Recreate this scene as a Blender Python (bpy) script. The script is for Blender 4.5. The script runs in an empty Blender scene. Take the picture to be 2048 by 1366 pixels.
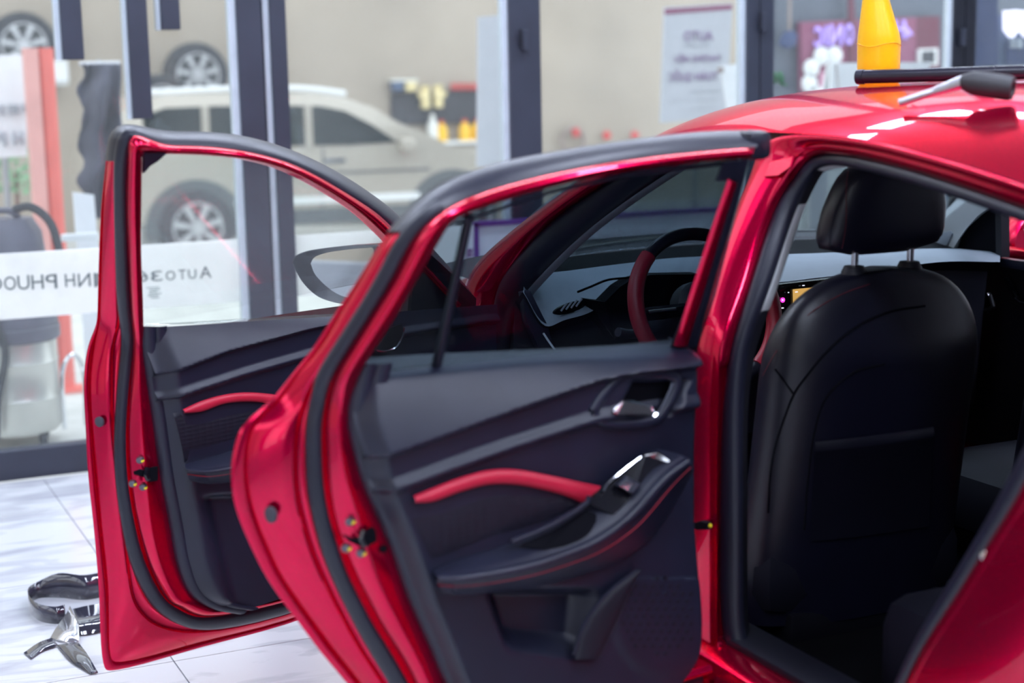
import bpy, bmesh, math, random
import numpy as np
from mathutils import Vector, Matrix
random.seed(7)
scn = bpy.context.scene
COL = scn.collection

# ------------------------------------------------------------------ camera
FPX, CXP, CYP = 3200.0, 1024.0, 683.0          # focal length and centre in pixels of the 2048 x 1366 frame
CAM = Vector((-2.43, -2.554, 1.52))
_y, _p, _r = math.radians(24.6), math.radians(9.5), math.radians(1.15)
VD = Vector((math.sin(_y)*math.cos(_p), math.cos(_y)*math.cos(_p), -math.sin(_p)))
_R0 = Vector((math.cos(_y), -math.sin(_y), 0)); _U0 = _R0.cross(VD)
VR = _R0*math.cos(_r) - _U0*math.sin(_r)
VU = _U0*math.cos(_r) + _R0*math.sin(_r)
cam_data = bpy.data.cameras.new('camera')
cam = bpy.data.objects.new('camera', cam_data); COL.objects.link(cam)
cam.matrix_world = Matrix(((VR.x, VU.x, -VD.x, CAM.x), (VR.y, VU.y, -VD.y, CAM.y), (VR.z, VU.z, -VD.z, CAM.z), (0, 0, 0, 1)))
cam_data.sensor_width = 36.0; cam_data.lens = FPX/2048*36.0
cam_data.clip_start = 0.05; cam_data.clip_end = 200
cam_data.dof.use_dof = True; cam_data.dof.focus_distance = 3.9; cam_data.dof.aperture_fstop = 2.25
scn.camera = cam

# ------------------------------------------------------------------ world, light, exposure
world = bpy.data.worlds.new('overcast_sky'); scn.world = world
world.use_nodes = True
_bg = world.node_tree.nodes['Background']
_bg.inputs['Color'].default_value = (0.86, 0.92, 1.0, 1); _bg.inputs['Strength'].default_value = 2.3
scn.view_settings.view_transform = 'Standard'; scn.view_settings.look = 'None'
scn.view_settings.exposure = 0.15; scn.view_settings.gamma = 1.0
scn.view_settings.use_curve_mapping = False
LED_POWER = 36.0
scn.cycles.max_bounces = 6; scn.cycles.diffuse_bounces = 3; scn.cycles.glossy_bounces = 3; scn.cycles.transparent_max_bounces = 14

# ------------------------------------------------------------------ measuring helpers (pixel of the photo -> point on a real plane)
def ray(px, py):
    return (VD*FPX + VR*(px-CXP) - VU*(py-CYP)).normalized()
def hx(px, py, X):
    v = ray(px, py); return CAM + v*((X-CAM.x)/v.x)
def hy(px, py, Y):
    v = ray(px, py); return CAM + v*((Y-CAM.y)/v.y)
def hz(px, py, Z):
    v = ray(px, py); return CAM + v*((Z-CAM.z)/v.z)
BELT, LEAN = 1.0, 0.50
def side_x(z):
    t = (z-BELT)/0.10
    soft = LEAN*0.10*(math.log1p(math.exp(max(-30, min(30, t*3))))/3)
    return -0.845 + soft
def hs(px, py, d=0.0):
    """point on the car's left side surface, d metres inboard of it"""
    X = -0.8
    for _ in range(8):
        p = hx(px, py, X); X = side_x(p.z)+d
    return hx(px, py, X)
class Door:
    def __init__(self, hinge, ang):
        a = math.radians(ang); self.h = Vector((hinge[0], hinge[1], 0))
        self.d = Vector((-math.sin(a), -math.cos(a), 0)); self.n = Vector((math.cos(a), -math.sin(a), 0))
    def lean(self, z): return LEAN*max(0, z-BELT)
    def w(self, s, n, z, lean=True):
        return self.h + self.d*s + self.n*(n+(self.lean(z) if lean else 0)) + Vector((0, 0, z))
    def at(self, px, py, n, lean=True):
        v = ray(px, py); nn = n; P = None
        for _ in range(10):
            P = CAM + v*(((self.h + self.n*nn - CAM).dot(self.n))/v.dot(self.n))
            nn = n + (self.lean(P.z) if lean else 0)
        return P
    def at_s(self, px, py, s):
        v = ray(px, py)
        return CAM + v*(((self.h + self.d*s - CAM).dot(self.d))/v.dot(self.d))
    def sz(self, P):
        q = P-self.h; return q.dot(self.d), q.dot(self.n), P.z

# ------------------------------------------------------------------ materials
M = {}
def mat(name, color, rough=0.5, metal=0.0, coat=0.0, coat_rough=0.05, coat_ior=1.5, spec=0.5, var=0.08, scale=14, bump=0.0, bscale=200, emit=None, estr=0, trans=0, alpha=None, sheen=0):
    m = bpy.data.materials.new(name); m.use_nodes = True
    nt = m.node_tree; b = nt.nodes['Principled BSDF']
    tc = nt.nodes.new('ShaderNodeTexCoord'); nz = nt.nodes.new('ShaderNodeTexNoise')
    nz.inputs['Scale'].default_value = scale; nz.inputs['Detail'].default_value = 4
    nt.links.new(tc.outputs['Object'], nz.inputs['Vector'])
    rmp = nt.nodes.new('ShaderNodeValToRGB')
    c = color
    rmp.color_ramp.elements[0].position = 0.3; rmp.color_ramp.elements[1].position = 0.7
    rmp.color_ramp.elements[0].color = (*[x*(1-var) for x in c], 1); rmp.color_ramp.elements[1].color = (*[min(1, x*(1+var)) for x in c], 1)
    nt.links.new(nz.outputs['Fac'], rmp.inputs['Fac']); nt.links.new(rmp.outputs['Color'], b.inputs['Base Color'])
    b.inputs['Roughness'].default_value = rough; b.inputs['Metallic'].default_value = metal
    b.inputs['Coat Weight'].default_value = coat; b.inputs['Coat IOR'].default_value = coat_ior; b.inputs['Coat Roughness'].default_value = coat_rough
    b.inputs['Specular IOR Level'].default_value = spec
    if sheen: b.inputs['Sheen Weight'].default_value = sheen
    if trans: b.inputs['Transmission Weight'].default_value = trans
    if bump:
        n2 = nt.nodes.new('ShaderNodeTexNoise'); n2.inputs['Scale'].default_value = bscale
        nt.links.new(tc.outputs['Object'], n2.inputs['Vector'])
        bp = nt.nodes.new('ShaderNodeBump'); bp.inputs['Strength'].default_value = bump; bp.inputs['Distance'].default_value = 0.002
        nt.links.new(n2.outputs['Fac'], bp.inputs['Height']); nt.links.new(bp.outputs['Normal'], b.inputs['Normal'])
    if emit:
        b.inputs['Emission Color'].default_value = (*emit, 1); b.inputs['Emission Strength'].default_value = estr
    M[name] = m
    return m
def glass_mat(name, tint, haze=0.0, hazecol=(0.8, 0.85, 0.9), refl=1.0, rough=0.0):
    m = bpy.data.materials.new(name); m.use_nodes = True; nt = m.node_tree; nt.nodes.clear()
    out = nt.nodes.new('ShaderNodeOutputMaterial')
    tr = nt.nodes.new('ShaderNodeBsdfTransparent'); tr.inputs['Color'].default_value = (*tint, 1)
    gl = nt.nodes.new('ShaderNodeBsdfGlossy'); gl.inputs['Roughness'].default_value = rough
    fr = nt.nodes.new('ShaderNodeFresnel'); fr.inputs['IOR'].default_value = 1.3
    mul = nt.nodes.new('ShaderNodeMath'); mul.operation = 'MULTIPLY'; mul.inputs[1].default_value = refl
    mx = nt.nodes.new('ShaderNodeMixShader')
    nt.links.new(fr.outputs[0], mul.inputs[0]); nt.links.new(mul.outputs[0], mx.inputs[0])
    nt.links.new(tr.outputs[0], mx.inputs[1]); nt.links.new(gl.outputs[0], mx.inputs[2])
    last = mx
    if haze:
        df = nt.nodes.new('ShaderNodeBsdfDiffuse'); df.inputs['Color'].default_value = (*hazecol, 1)
        tl = nt.nodes.new('ShaderNodeBsdfTranslucent'); tl.inputs['Color'].default_value = (*hazecol, 1)
        m2 = nt.nodes.new('ShaderNodeMixShader'); m2.inputs[0].default_value = 0.85
        nt.links.new(df.outputs[0], m2.inputs[1]); nt.links.new(tl.outputs[0], m2.inputs[2])
        tc = nt.nodes.new('ShaderNodeTexCoord'); nz = nt.nodes.new('ShaderNodeTexNoise'); nz.inputs['Scale'].default_value = 2.5; nz.inputs['Detail'].default_value = 6
        nt.links.new(tc.outputs['Object'], nz.inputs['Vector'])
        mr = nt.nodes.new('ShaderNodeMapRange'); mr.inputs[1].default_value = 0.3; mr.inputs[2].default_value = 0.75
        mr.inputs[3].default_value = haze*0.8; mr.inputs[4].default_value = haze*1.25
        nt.links.new(nz.outputs['Fac'], mr.inputs[0])
        m3 = nt.nodes.new('ShaderNodeMixShader')
        nt.links.new(mr.outputs[0], m3.inputs[0]); nt.links.new(mx.outputs[0], m3.inputs[1]); nt.links.new(m2.outputs[0], m3.inputs[2])
        last = m3
    nt.links.new(last.outputs[0], out.inputs[0])
    M[name] = m; return m

mat('red_paint', (0.68, 0.0003, 0.052), rough=0.22, metal=0.85, coat=0.55, coat_rough=0.015, coat_ior=1.5, var=0.03, scale=60)
_rb = M['red_paint'].node_tree.nodes['Principled BSDF']; _rb.inputs['Specular Tint'].default_value = (1.0, 0.10, 0.36, 1)
mat('red_trim', (0.55, 0.012, 0.045), rough=0.45, var=0.05, bump=0.15, bscale=500)
mat('red_leather', (0.32, 0.008, 0.028), rough=0.42, var=0.06, bump=0.2, bscale=400)
mat('stitch', (0.35, 0.01, 0.03), rough=0.7)
mat('stitch_dark', (0.10, 0.004, 0.015), rough=0.7)
mat('bolt_steel', (0.16, 0.16, 0.19), rough=0.35, metal=0.9)
mat('trim_black', (0.011, 0.0125, 0.029), rough=0.38, var=0.1, bump=0.2, bscale=900, spec=0.5)
mat('trim_dark', (0.0045, 0.005, 0.014), rough=0.55, var=0.1, bump=0.2, bscale=700)
mat('rubber', (0.010, 0.011, 0.024), rough=0.38, var=0.1)
mat('seat_leather', (0.004, 0.004, 0.013), rough=0.38, var=0.1, bump=0.15, bscale=350)
mat('seat_side', (0.005, 0.005, 0.012), rough=0.38, var=0.1, bump=0.15, bscale=350)
mat('dash_grey', (0.30, 0.33, 0.38), rough=0.6, var=0.05, bump=0.2, bscale=600)
mat('trim_grey', (0.52, 0.54, 0.55), rough=0.7, var=0.04)
mat('gloss_black', (0.006, 0.006, 0.010), rough=0.08, var=0.1)
mat('chrome', (0.80, 0.81, 0.85), rough=0.10, metal=1.0, var=0.02)
mat('steel', (0.55, 0.55, 0.58), rough=0.28, metal=1.0, var=0.06)
mat('brass_yellow', (0.75, 0.62, 0.02), rough=0.4)
mat('grommet', (0.05, 0.052, 0.07), rough=0.6)
mat('screen_amber', (0.30, 0.17, 0.05), rough=0.2, emit=(0.62, 0.36, 0.10), estr=0.9)
mat('screen_pink', (0.5, 0.02, 0.3), rough=0.3, emit=(1.0, 0.05, 0.55), estr=1.6)
mat('screen_white', (0.8, 0.8, 0.85), rough=0.3, emit=(0.85, 0.88, 1.0), estr=1.0)
mat('seat_dark', (0.004, 0.004, 0.010), rough=0.7, spec=0.15)
mat('carpet', (0.0025, 0.0025, 0.0035), rough=0.95, spec=0.05, bump=0.6, bscale=900)
mat('black_tube', (0.018, 0.018, 0.030), rough=0.25, var=0.1)
mat('handle_rubber', (0.03, 0.03, 0.035), rough=0.5)
mat('yellow_plastic', (0.93, 0.56, 0.005), rough=0.32, var=0.03, spec=0.4)
mat('film_dark', (0.035, 0.035, 0.055), rough=0.08, var=0.3, coat=1.0, coat_rough=0.02)
mat('film_silver', (0.75, 0.75, 0.88), rough=0.14, metal=0.9, var=0.3)
mat('frame_blue', (0.032, 0.038, 0.058), rough=0.45, var=0.12, scale=5)
mat('frame_dark', (0.008, 0.010, 0.018), rough=0.4, var=0.12, scale=5)
mat('frame_edge', (0.55, 0.62, 0.68), rough=0.4, var=0.05)
mat('frost', (0.74, 0.76, 0.76), rough=0.85, var=0.05, scale=3)
mat('frost_grey', (0.43, 0.45, 0.46), rough=0.85, var=0.10, scale=3)
mat('letter', (0.10, 0.13, 0.14), rough=0.6)
mat('banner_cloth', (0.50, 0.51, 0.55), rough=0.7, var=0.03)
mat('white_board', (0.82, 0.83, 0.86), rough=0.6, var=0.03)
mat('purple', (0.14, 0.05, 0.28), rough=0.5)
mat('tyre', (0.045, 0.048, 0.058), rough=0.85, var=0.25, scale=20)
mat('alloy', (0.62, 0.63, 0.66), rough=0.35, metal=0.6, var=0.05)
mat('champagne', (0.46, 0.42, 0.36), rough=0.35, metal=0.25, coat=0.6, var=0.04)
mat('suv_window', (0.02, 0.028, 0.03), rough=0.12, var=0.1)
mat('suv_cladding', (0.10, 0.11, 0.12), rough=0.6, var=0.1)
mat('white_paint', (0.80, 0.82, 0.83), rough=0.5, var=0.03)
mat('pegboard', (0.045, 0.047, 0.058), rough=0.7, var=0.15)
mat('glove', (0.78, 0.66, 0.36), rough=0.8, var=0.12)
mat('yellow_bottle', (0.90, 0.52, 0.01), rough=0.4)
mat('white_plastic', (0.78, 0.78, 0.74), rough=0.5)
mat('red_plastic', (0.62, 0.05, 0.05), rough=0.5)
mat('hose_grey', (0.30, 0.24, 0.22), rough=0.6)
mat('red_post', (0.78, 0.16, 0.13), rough=0.5, var=0.08, scale=6)
mat('coral_post', (0.78, 0.38, 0.34), rough=0.5, var=0.08, scale=6)
mat('cloth_grey', (0.07, 0.07, 0.10), rough=0.9, var=0.25, scale=9)
mat('vac_black', (0.11, 0.11, 0.15), rough=0.45, var=0.12)
mat('vac_steel', (0.62, 0.62, 0.58), rough=0.30, metal=0.55, var=0.12, scale=4)
mat('magenta_sign', (0.24, 0.05, 0.12), rough=0.5, var=0.06, scale=3)
mat('maroon_sign', (0.12, 0.006, 0.035), rough=0.5, var=0.06, scale=3)
mat('sign_lilac', (0.42, 0.30, 0.85), rough=0.4, emit=(0.45, 0.33, 0.95), estr=0.55)
mat('blue_sign', (0.012, 0.035, 0.13), rough=0.5, var=0.10, scale=3)
mat('blue_pale', (0.07, 0.11, 0.20), rough=0.5, var=0.06)
mat('led_letter', (0.8, 0.8, 0.95), rough=0.4, emit=(0.80, 0.78, 1.0), estr=1.3)
mat('leaf', (0.03, 0.16, 0.06), rough=0.5, var=0.4, scale=30)
mat('leaf_light', (0.20, 0.42, 0.22), rough=0.5, var=0.4, scale=30)
mat('terracotta', (0.20, 0.10, 0.08), rough=0.8)
mat('lamp_panel', (0.9, 0.9, 0.95), rough=0.5, emit=(0.74, 0.82, 1.0), estr=LED_POWER)
mat('ceiling_white', (0.20, 0.205, 0.23), rough=0.9, var=0.03)
mat('interior_wall', (0.66, 0.67, 0.70), rough=0.85, var=0.04)
mat('sill_paint', (0.34, 0.35, 0.38), rough=0.7, var=0.05)
mat('wall_slate', (0.05, 0.053, 0.07), rough=0.8, var=0.08)
mat('asphalt', (0.58, 0.58, 0.56), rough=0.9, var=0.12, scale=4)
mat('hex_dark', (0.003, 0.003, 0.006), rough=0.8, spec=0.1)
def quilt_mat():
    m = mat('quilt', (0.005, 0.0055, 0.015), rough=0.5, var=0.1); nt = m.node_tree; b = nt.nodes['Principled BSDF']
    tc = nt.nodes.new('ShaderNodeTexCoord'); mp = nt.nodes.new('ShaderNodeMapping'); mp.inputs['Scale'].default_value = (1.0, 1.0, 1.9); vo = nt.nodes.new('ShaderNodeTexVoronoi'); vo.inputs['Scale'].default_value = 62; vo.inputs['Randomness'].default_value = 0.15
    nt.links.new(tc.outputs['Object'], mp.inputs['Vector']); nt.links.new(mp.outputs[0], vo.inputs['Vector'])
    bp = nt.nodes.new('ShaderNodeBump'); bp.inputs['Strength'].default_value = 0.35; bp.inputs['Distance'].default_value = 0.003
    nt.links.new(vo.outputs['Distance'], bp.inputs['Height']); nt.links.new(bp.outputs['Normal'], b.inputs['Normal'])
quilt_mat()
glass_mat('glass_clear', (0.95, 0.97, 0.96), refl=0.8)
glass_mat('glass_tint', (0.46, 0.52, 0.56), refl=0.55)
glass_mat('glass_screen', (0.80, 0.86, 0.88), refl=0.6)
glass_mat('glass_shop', (0.95, 0.97, 0.965), haze=0.055, refl=0.35)
glass_mat('glass_mirror_door', (0.96, 0.98, 0.97), haze=0.03, refl=0.5)

def concrete_mat():
    m = mat('concrete_beige', (0.41, 0.355, 0.295), rough=0.9, var=0.12, scale=0.7, bump=0.3, bscale=6)
    return m
concrete_mat()
def marble_mat():
    m = bpy.data.materials.new('marble_tile'); m.use_nodes = True; nt = m.node_tree; b = nt.nodes['Principled BSDF']
    tc = nt.nodes.new('ShaderNodeTexCoord')
    mp = nt.nodes.new('ShaderNodeMapping'); mp.inputs['Rotation'].default_value = (0, 0, 0.35); mp.inputs['Scale'].default_value = (1.2, 4.0, 1)
    nt.links.new(tc.outputs['Object'], mp.inputs['Vector'])
    nz = nt.nodes.new('ShaderNodeTexNoise'); nz.inputs['Scale'].default_value = 1.7; nz.inputs['Detail'].default_value = 9; nz.inputs['Distortion'].default_value = 1.4
    nt.links.new(mp.outputs[0], nz.inputs['Vector'])
    r = nt.nodes.new('ShaderNodeValToRGB'); e = r.color_ramp.elements
    e[0].position = 0.30; e[0].color = (0.40, 0.41, 0.45, 1); e[1].position = 0.50; e[1].color = (0.60, 0.61, 0.635, 1)
    k = e.new(0.46); k.color = (0.53, 0.54, 0.57, 1)
    nt.links.new(nz.outputs['Fac'], r.inputs['Fac']); nt.links.new(r.outputs['Color'], b.inputs['Base Color'])
    b.inputs['Roughness'].default_value = 0.16
    M['marble_tile'] = m
marble_mat()
mat('grout', (0.30, 0.30, 0.33), rough=0.9)

# ------------------------------------------------------------------ mesh helpers
def obj(name, bm_or_me, material, parent=None, smooth=True, sharp=40):
    if isinstance(bm_or_me, bmesh.types.BMesh):
        me = bpy.data.meshes.new(name); bmesh.ops.recalc_face_normals(bm_or_me, faces=bm_or_me.faces[:])
        bm_or_me.to_mesh(me); bm_or_me.free()
    else: me = bm_or_me
    mats = material if isinstance(material, (list, tuple)) else [material]
    for x in mats: me.materials.append(M[x])
    if smooth:
        for p in me.polygons: p.use_smooth = True
        me.set_sharp_from_angle(angle=math.radians(sharp))
    o = bpy.data.objects.new(name, me); COL.objects.link(o)
    if parent is not None:
        o.parent = parent
        if parent.type == 'EMPTY': o.matrix_parent_inverse = Matrix.Translation(parent.location).inverted()
    return o
def tag(o, label=None, cat=None, group=None, kind=None):
    if label: o['label'] = label
    if cat: o['category'] = cat
    if group: o['group'] = group
    if kind: o['kind'] = kind
    return o
def thing(name, loc, label, cat, group=None):
    e = bpy.data.objects.new(name, None); COL.objects.link(e); e.location = loc; e.empty_display_size = 0.1
    return tag(e, label, cat, group)
def catmull(pts, sub):
    P = [Vector(p) for p in pts]; out = []
    n = len(P)
    for i in range(n-1):
        p0 = P[max(i-1, 0)]; p1 = P[i]; p2 = P[i+1]; p3 = P[min(i+2, n-1)]
        # centripetal knots keep uneven control points from overshooting
        d1 = max((p1-p0).length, 1e-6)**0.5; d2 = max((p2-p1).length, 1e-6)**0.5; d3 = max((p3-p2).length, 1e-6)**0.5
        if i == 0: m1 = p2-p1
        else: m1 = ((p1-p0)/d1-(p2-p0)/(d1+d2)+(p2-p1)/d2)*d2
        if i == n-2: m2 = p2-p1
        else: m2 = ((p2-p1)/d2-(p3-p1)/(d2+d3)+(p3-p2)/d3)*d2
        for k in range(sub):
            t = k/sub; t2 = t*t; t3 = t2*t
            out.append(p1*(2*t3-3*t2+1)+m1*(t3-2*t2+t)+p2*(-2*t3+3*t2)+m2*(t3-t2))
    out.append(P[-1].copy()); return out
def loft(rails, bulges=None, ref=None, seg=6, bm=None, close=False):
    """skin neighbouring rails; a bulge rounds the strip between two rails out along its normal (on the side of ref)"""
    own = bm is None
    bm = bm or bmesh.new(); cols = []
    N = len(rails[0])
    for i in range(len(rails)):
        cols.append(rails[i])
        if bulges and i < len(rails)-1 and bulges[i]:
            A, B = rails[i], rails[i+1]; h = bulges[i]; mids = [[] for _ in range(seg-1)]
            for k in range(N):
                t = (A[min(k+1, N-1)]-A[max(k-1, 0)]); w = B[k]-A[k]
                nrm = t.cross(w)
                nrm = nrm.normalized() if nrm.length > 1e-9 else Vector(ref)
                if nrm.dot(ref) < 0: nrm = -nrm
                for j in range(1, seg):
                    u = j/seg; uu = 0.5-0.5*math.cos(math.pi*u)
                    mids[j-1].append(A[k].lerp(B[k], uu)+nrm*h*math.sin(math.pi*u))
            cols.extend(mids)
    V = [[bm.verts.new(p) for p in c] for c in cols]
    L = len(V)
    for i in range(L if close else L-1):
        a, b = V[i], V[(i+1) % L]
        for k in range(N-1):
            if (a[k].co-b[k].co).length < 1e-6 and (a[k+1].co-b[k+1].co).length < 1e-6: continue
            try: bm.faces.new((a[k], b[k], b[k+1], a[k+1]))
            except ValueError: pass
    return bm
def tube(pts, r, seg=8, bm=None, cap=True, rs=None):
    bm = bm or bmesh.new(); P = [Vector(p) for p in pts]; rings = []
    up = Vector((0, 0, 1)); prev = None
    for i, p in enumerate(P):
        t = (P[min(i+1, len(P)-1)]-P[max(i-1, 0)]).normalized()
        if prev is None:
            a = t.cross(up) if abs(t.dot(up)) < 0.95 else t.cross(Vector((1, 0, 0)))
        else: a = prev - t*prev.dot(t)
        a.normalize(); prev = a; b = t.cross(a)
        rr = rs[i] if rs else r
        rings.append([bm.verts.new(p+(a*math.cos(2*math.pi*j/seg)+b*math.sin(2*math.pi*j/seg))*rr) for j in range(seg)])
    for i in range(len(rings)-1):
        for j in range(seg):
            bm.faces.new((rings[i][j], rings[i][(j+1) % seg], rings[i+1][(j+1) % seg], rings[i+1][j]))
    if cap:
        bm.faces.new(rings[0][::-1]); bm.faces.new(rings[-1])
    return bm
def box(c, d, bm=None, bevel=0.0, rot=None):
    own = bm is None; bm = bm or bmesh.new()
    c = Vector(c); vs = []
    for x in (-1, 1):
        for y in (-1, 1):
            for z in (-1, 1):
                v = Vector((x*d[0]/2, y*d[1]/2, z*d[2]/2))
                if rot: v = rot @ v
                vs.append(bm.verts.new(c+v))
    fs = [(0, 1, 3, 2), (4, 6, 7, 5), (0, 4, 5, 1), (2, 3, 7, 6), (0, 2, 6, 4), (1, 5, 7, 3)]
    F = [bm.faces.new([vs[i] for i in f]) for f in fs]
    if bevel:
        es = list({e for f in F for e in f.edges})
        bmesh.ops.bevel(bm, geom=es, offset=bevel, segments=2, affect='EDGES', profile=0.5)
    return bm
def prism(poly, vec, bm=None, bevel=0.0):
    """polygon (3-D points) given thickness along vec"""
    bm = bm or bmesh.new(); vec = Vector(vec)
    a = [bm.verts.new(Vector(p)) for p in poly]; b = [bm.verts.new(Vector(p)+vec) for p in poly]; n = len(a)
    F = [bm.faces.new(a[::-1]), bm.faces.new(b)]
    for i in range(n): F.append(bm.faces.new((a[i], a[(i+1) % n], b[(i+1) % n], b[i])))
    if bevel:
        es = list(F[1].edges)+list(F[0].edges)
        bmesh.ops.bevel(bm, geom=list(set(es)), offset=bevel, segments=2, affect='EDGES', profile=0.5)
    return bm
def lathe(c, prof, axis=(0, 0, 1), seg=24, bm=None, scale=(1, 1)):
    bm = bm or bmesh.new(); c = Vector(c); ax = Vector(axis).normalized()
    a = ax.orthogonal().normalized(); b = ax.cross(a)
    rings = []
    for r, h in prof:
        if r < 1e-6: rings.append([bm.verts.new(c+ax*h)])
        else: rings.append([bm.verts.new(c+ax*h+(a*math.cos(2*math.pi*j/seg)*scale[0]+b*math.sin(2*math.pi*j/seg)*scale[1])*r) for j in range(seg)])
    for A, B in zip(rings, rings[1:]):
        for j in range(seg):
            j2 = (j+1) % seg
            if len(A) == 1 and len(B) == 1: continue
            if len(A) == 1: bm.faces.new((A[0], B[j], B[j2]))
            elif len(B) == 1: bm.faces.new((A[j], B[0], A[j2]))
            else: bm.faces.new((A[j], B[j], B[j2], A[j2]))
    return bm
def grid(fn, nu, nv, bm=None):
    bm = bm or bmesh.new()
    V = [[bm.verts.new(fn(i/nu, j/nv)) for i in range(nu+1)] for j in range(nv+1)]
    for j in range(nv):
        for i in range(nu): bm.faces.new((V[j][i], V[j][i+1], V[j+1][i+1], V[j+1][i]))
    return bm
def solid(o, t, off=0.0):
    md = o.modifiers.new('thickness', 'SOLIDIFY'); md.thickness = t; md.offset = off; return o
def text_mesh(txt, size, mirror=False, depth=0.004, bold=0.0, spacing=1.0, xscale=1.0):
    cu = bpy.data.curves.new('lettering', 'FONT'); cu.body = txt; cu.size = size; cu.extrude = depth; cu.offset = bold
    cu.space_character = spacing; cu.resolution_u = 3
    o = bpy.data.objects.new('lettering', cu); COL.objects.link(o)
    dg = bpy.context.evaluated_depsgraph_get(); me = bpy.data.meshes.new_from_object(o.evaluated_get(dg))
    bpy.data.objects.remove(o); bpy.data.curves.remove(cu)
    sgn = -1 if mirror else 1
    for v in me.vertices: v.co.x *= sgn*xscale
    if mirror: me.flip_normals()
    me.materials.clear()
    return me
def put_text(name, me, material, origin, xdir, up, parent=None):
    """place a lettering mesh: its local x along xdir, y along up"""
    x = Vector(xdir).normalized(); y = Vector(up).normalized(); z = x.cross(y)
    o_ = Vector(origin)
    for v in me.vertices: v.co = o_ + x*v.co.x + y*v.co.y + z*v.co.z
    return obj(name, me, material, parent, smooth=False)
def interp(poly, x):
    """y of a polyline at x (points sorted by x)"""
    xs = [p[0] for p in poly]; ys = [p[1] for p in poly]
    return float(np.interp(x, xs, ys))
def sstep(a, b, x):
    t = max(0.0, min(1.0, (x-a)/(b-a))); return t*t*(3-2*t)

def pj(P):
    v = Vector(P)-CAM; d = v.dot(VD)
    return CXP+FPX*v.dot(VR)/d, CYP-FPX*v.dot(VU)/d

# ================================================================== the setting
GY = 3.785                                  # plane of the storefront glazing
def structure(name, bm, m, label=None):
    o = obj(name, bm, m, smooth=False); o['kind'] = 'structure'
    if label: o['label'] = label
    return o
flr = structure('floor', box((0.6, -0.7, -0.03), (9.6, 8.9, 0.05)), 'grout', 'white marble tile floor of the workshop')
T = 0.865; X0, Y0 = -1.575, 1.51
for i in range(-4, 7):
    for j in range(-7, 3):
        x0, x1 = X0+i*T, X0+(i+1)*T; y0, y1 = Y0+j*T, Y0+(j+1)*T
        y1 = min(y1, GY-0.06)
        if y1-y0 < 0.05: continue
        obj('tile', box(((x0+x1)/2, (y0+y1)/2, -0.004), (x1-x0-0.004, y1-y0-0.004, 0.008)), 'marble_tile', flr, smooth=False)
ceil = structure('ceiling', box((0.6, -0.7, 3.75), (9.6, 8.9, 0.12)), 'ceiling_white', 'white workshop ceiling')
structure('wall_back', box((0.6, -5.1, 1.85), (9.6, 0.1, 3.7)), 'wall_slate', 'slate grey rear wall of the workshop')
structure('wall_right', box((5.35, -0.7, 1.85), (0.1, 8.9, 3.7)), 'interior_wall', 'pale side wall of the workshop')
wl = structure('wall_left', box((-4.15, -0.7, 0.32), (0.1, 8.9, 0.64)), 'sill_paint', 'low sill wall under the left side windows')
obj('lintel', box((-4.15, -0.7, 3.35), (0.1, 8.9, 0.7)), 'wall_slate', wl, smooth=False)
for k in range(8): obj('mullion', box((-4.15, -5.1+k*1.26, 1.82), (0.1, 0.10 if k % 2 else 0.22, 2.36)), 'wall_slate', wl, smooth=False)
obj('transom', box((-4.15, -0.7, 2.1), (0.08, 8.8, 0.07)), 'wall_slate', wl, smooth=False)
street = structure('ground_street', box((6, 22, -0.33), (60, 36, 0.1)), 'asphalt', 'pale street surface outside the glass')
ledge = structure('ground_step', box((0.6, GY+0.85, -0.17), (9.6, 1.55, 0.26)), 'asphalt', 'concrete step outside the storefront')
structure('wall_daylight_block', box((-8.6, 0.5, 1.9), (0.2, 16, 4.6)), 'concrete_beige', 'unseen beige wall added on the left to dim the daylight')  # added outside the left windows to cut fill light and reflections
structure('wall_opposite', box((10, 17.1, 4.2), (60, 0.2, 9.0)), 'concrete_beige', 'beige concrete wall across the street')

# storefront glazing: posts, rails, panes, frosted band with mirrored lettering
def gx(px, py=100): return hy(px, py, GY).x
win = thing('window_1', (0.6, GY, 0), 'storefront glazing of clear panes between dark blue steel posts', 'window')
del win['category']; win['kind'] = 'structure'
def post(a, b, zb, m='frame_blue', edge=0.0):
    x0, x1 = gx(a), gx(b)
    o = obj('post', box(((x0+x1)/2, GY, (zb+3.69)/2), (x1-x0, 0.07, 3.69-zb), bevel=0.004), m, win, smooth=False)
    if edge: obj('glazing_bead', box((x0-edge/2, GY+0.005, (zb+3.69)/2), (edge, 0.04, 3.69-zb)), 'frame_edge', o, smooth=False)
    return o
post(122, 165, hy(140, 120, GY).z, edge=0.02)
post(255, 295, hy(275, 238, GY).z, edge=0.014)
post(322, 360, hy(340, 60, GY).z, edge=0.014)
post(472, 521, 0.0, edge=0.028); post(538, 570, 0.0, edge=0.028)
obj('post', box((gx(523.5), GY+0.01, 1.86), (0.012, 0.05, 3.66)), 'frame_dark', win, smooth=False)
p3 = post(1013, 1075, 0.0, edge=0.026); post(1487, 1511, 0.0, edge=0.024); post(1513, 1540, 0.0)
post(1899, 1919, 0.0, 'frame_dark', edge=0.02); post(1920, 1942, 0.0, 'frame_dark')
for xa, xb in ((-4.1, gx(458)), (gx(572), gx(1003)), (gx(1078), gx(1478)), (gx(1542), gx(1890)), (gx(1944), 5.2)):
    obj('pane', box(((xa+xb)/2, GY, 1.88), (xb-xa, 0.008, 3.60)), 'glass_shop', win, smooth=False)
    obj('bottom_rail', box(((xa+xb)/2, GY, 0.06), (xb-xa, 0.07, 0.12), bevel=0.006), 'frame_blue', win, smooth=False)
obj('top_rail', box((0.6, GY, 3.65), (9.5, 0.09, 0.1)), 'frame_blue', win, smooth=False)
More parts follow.
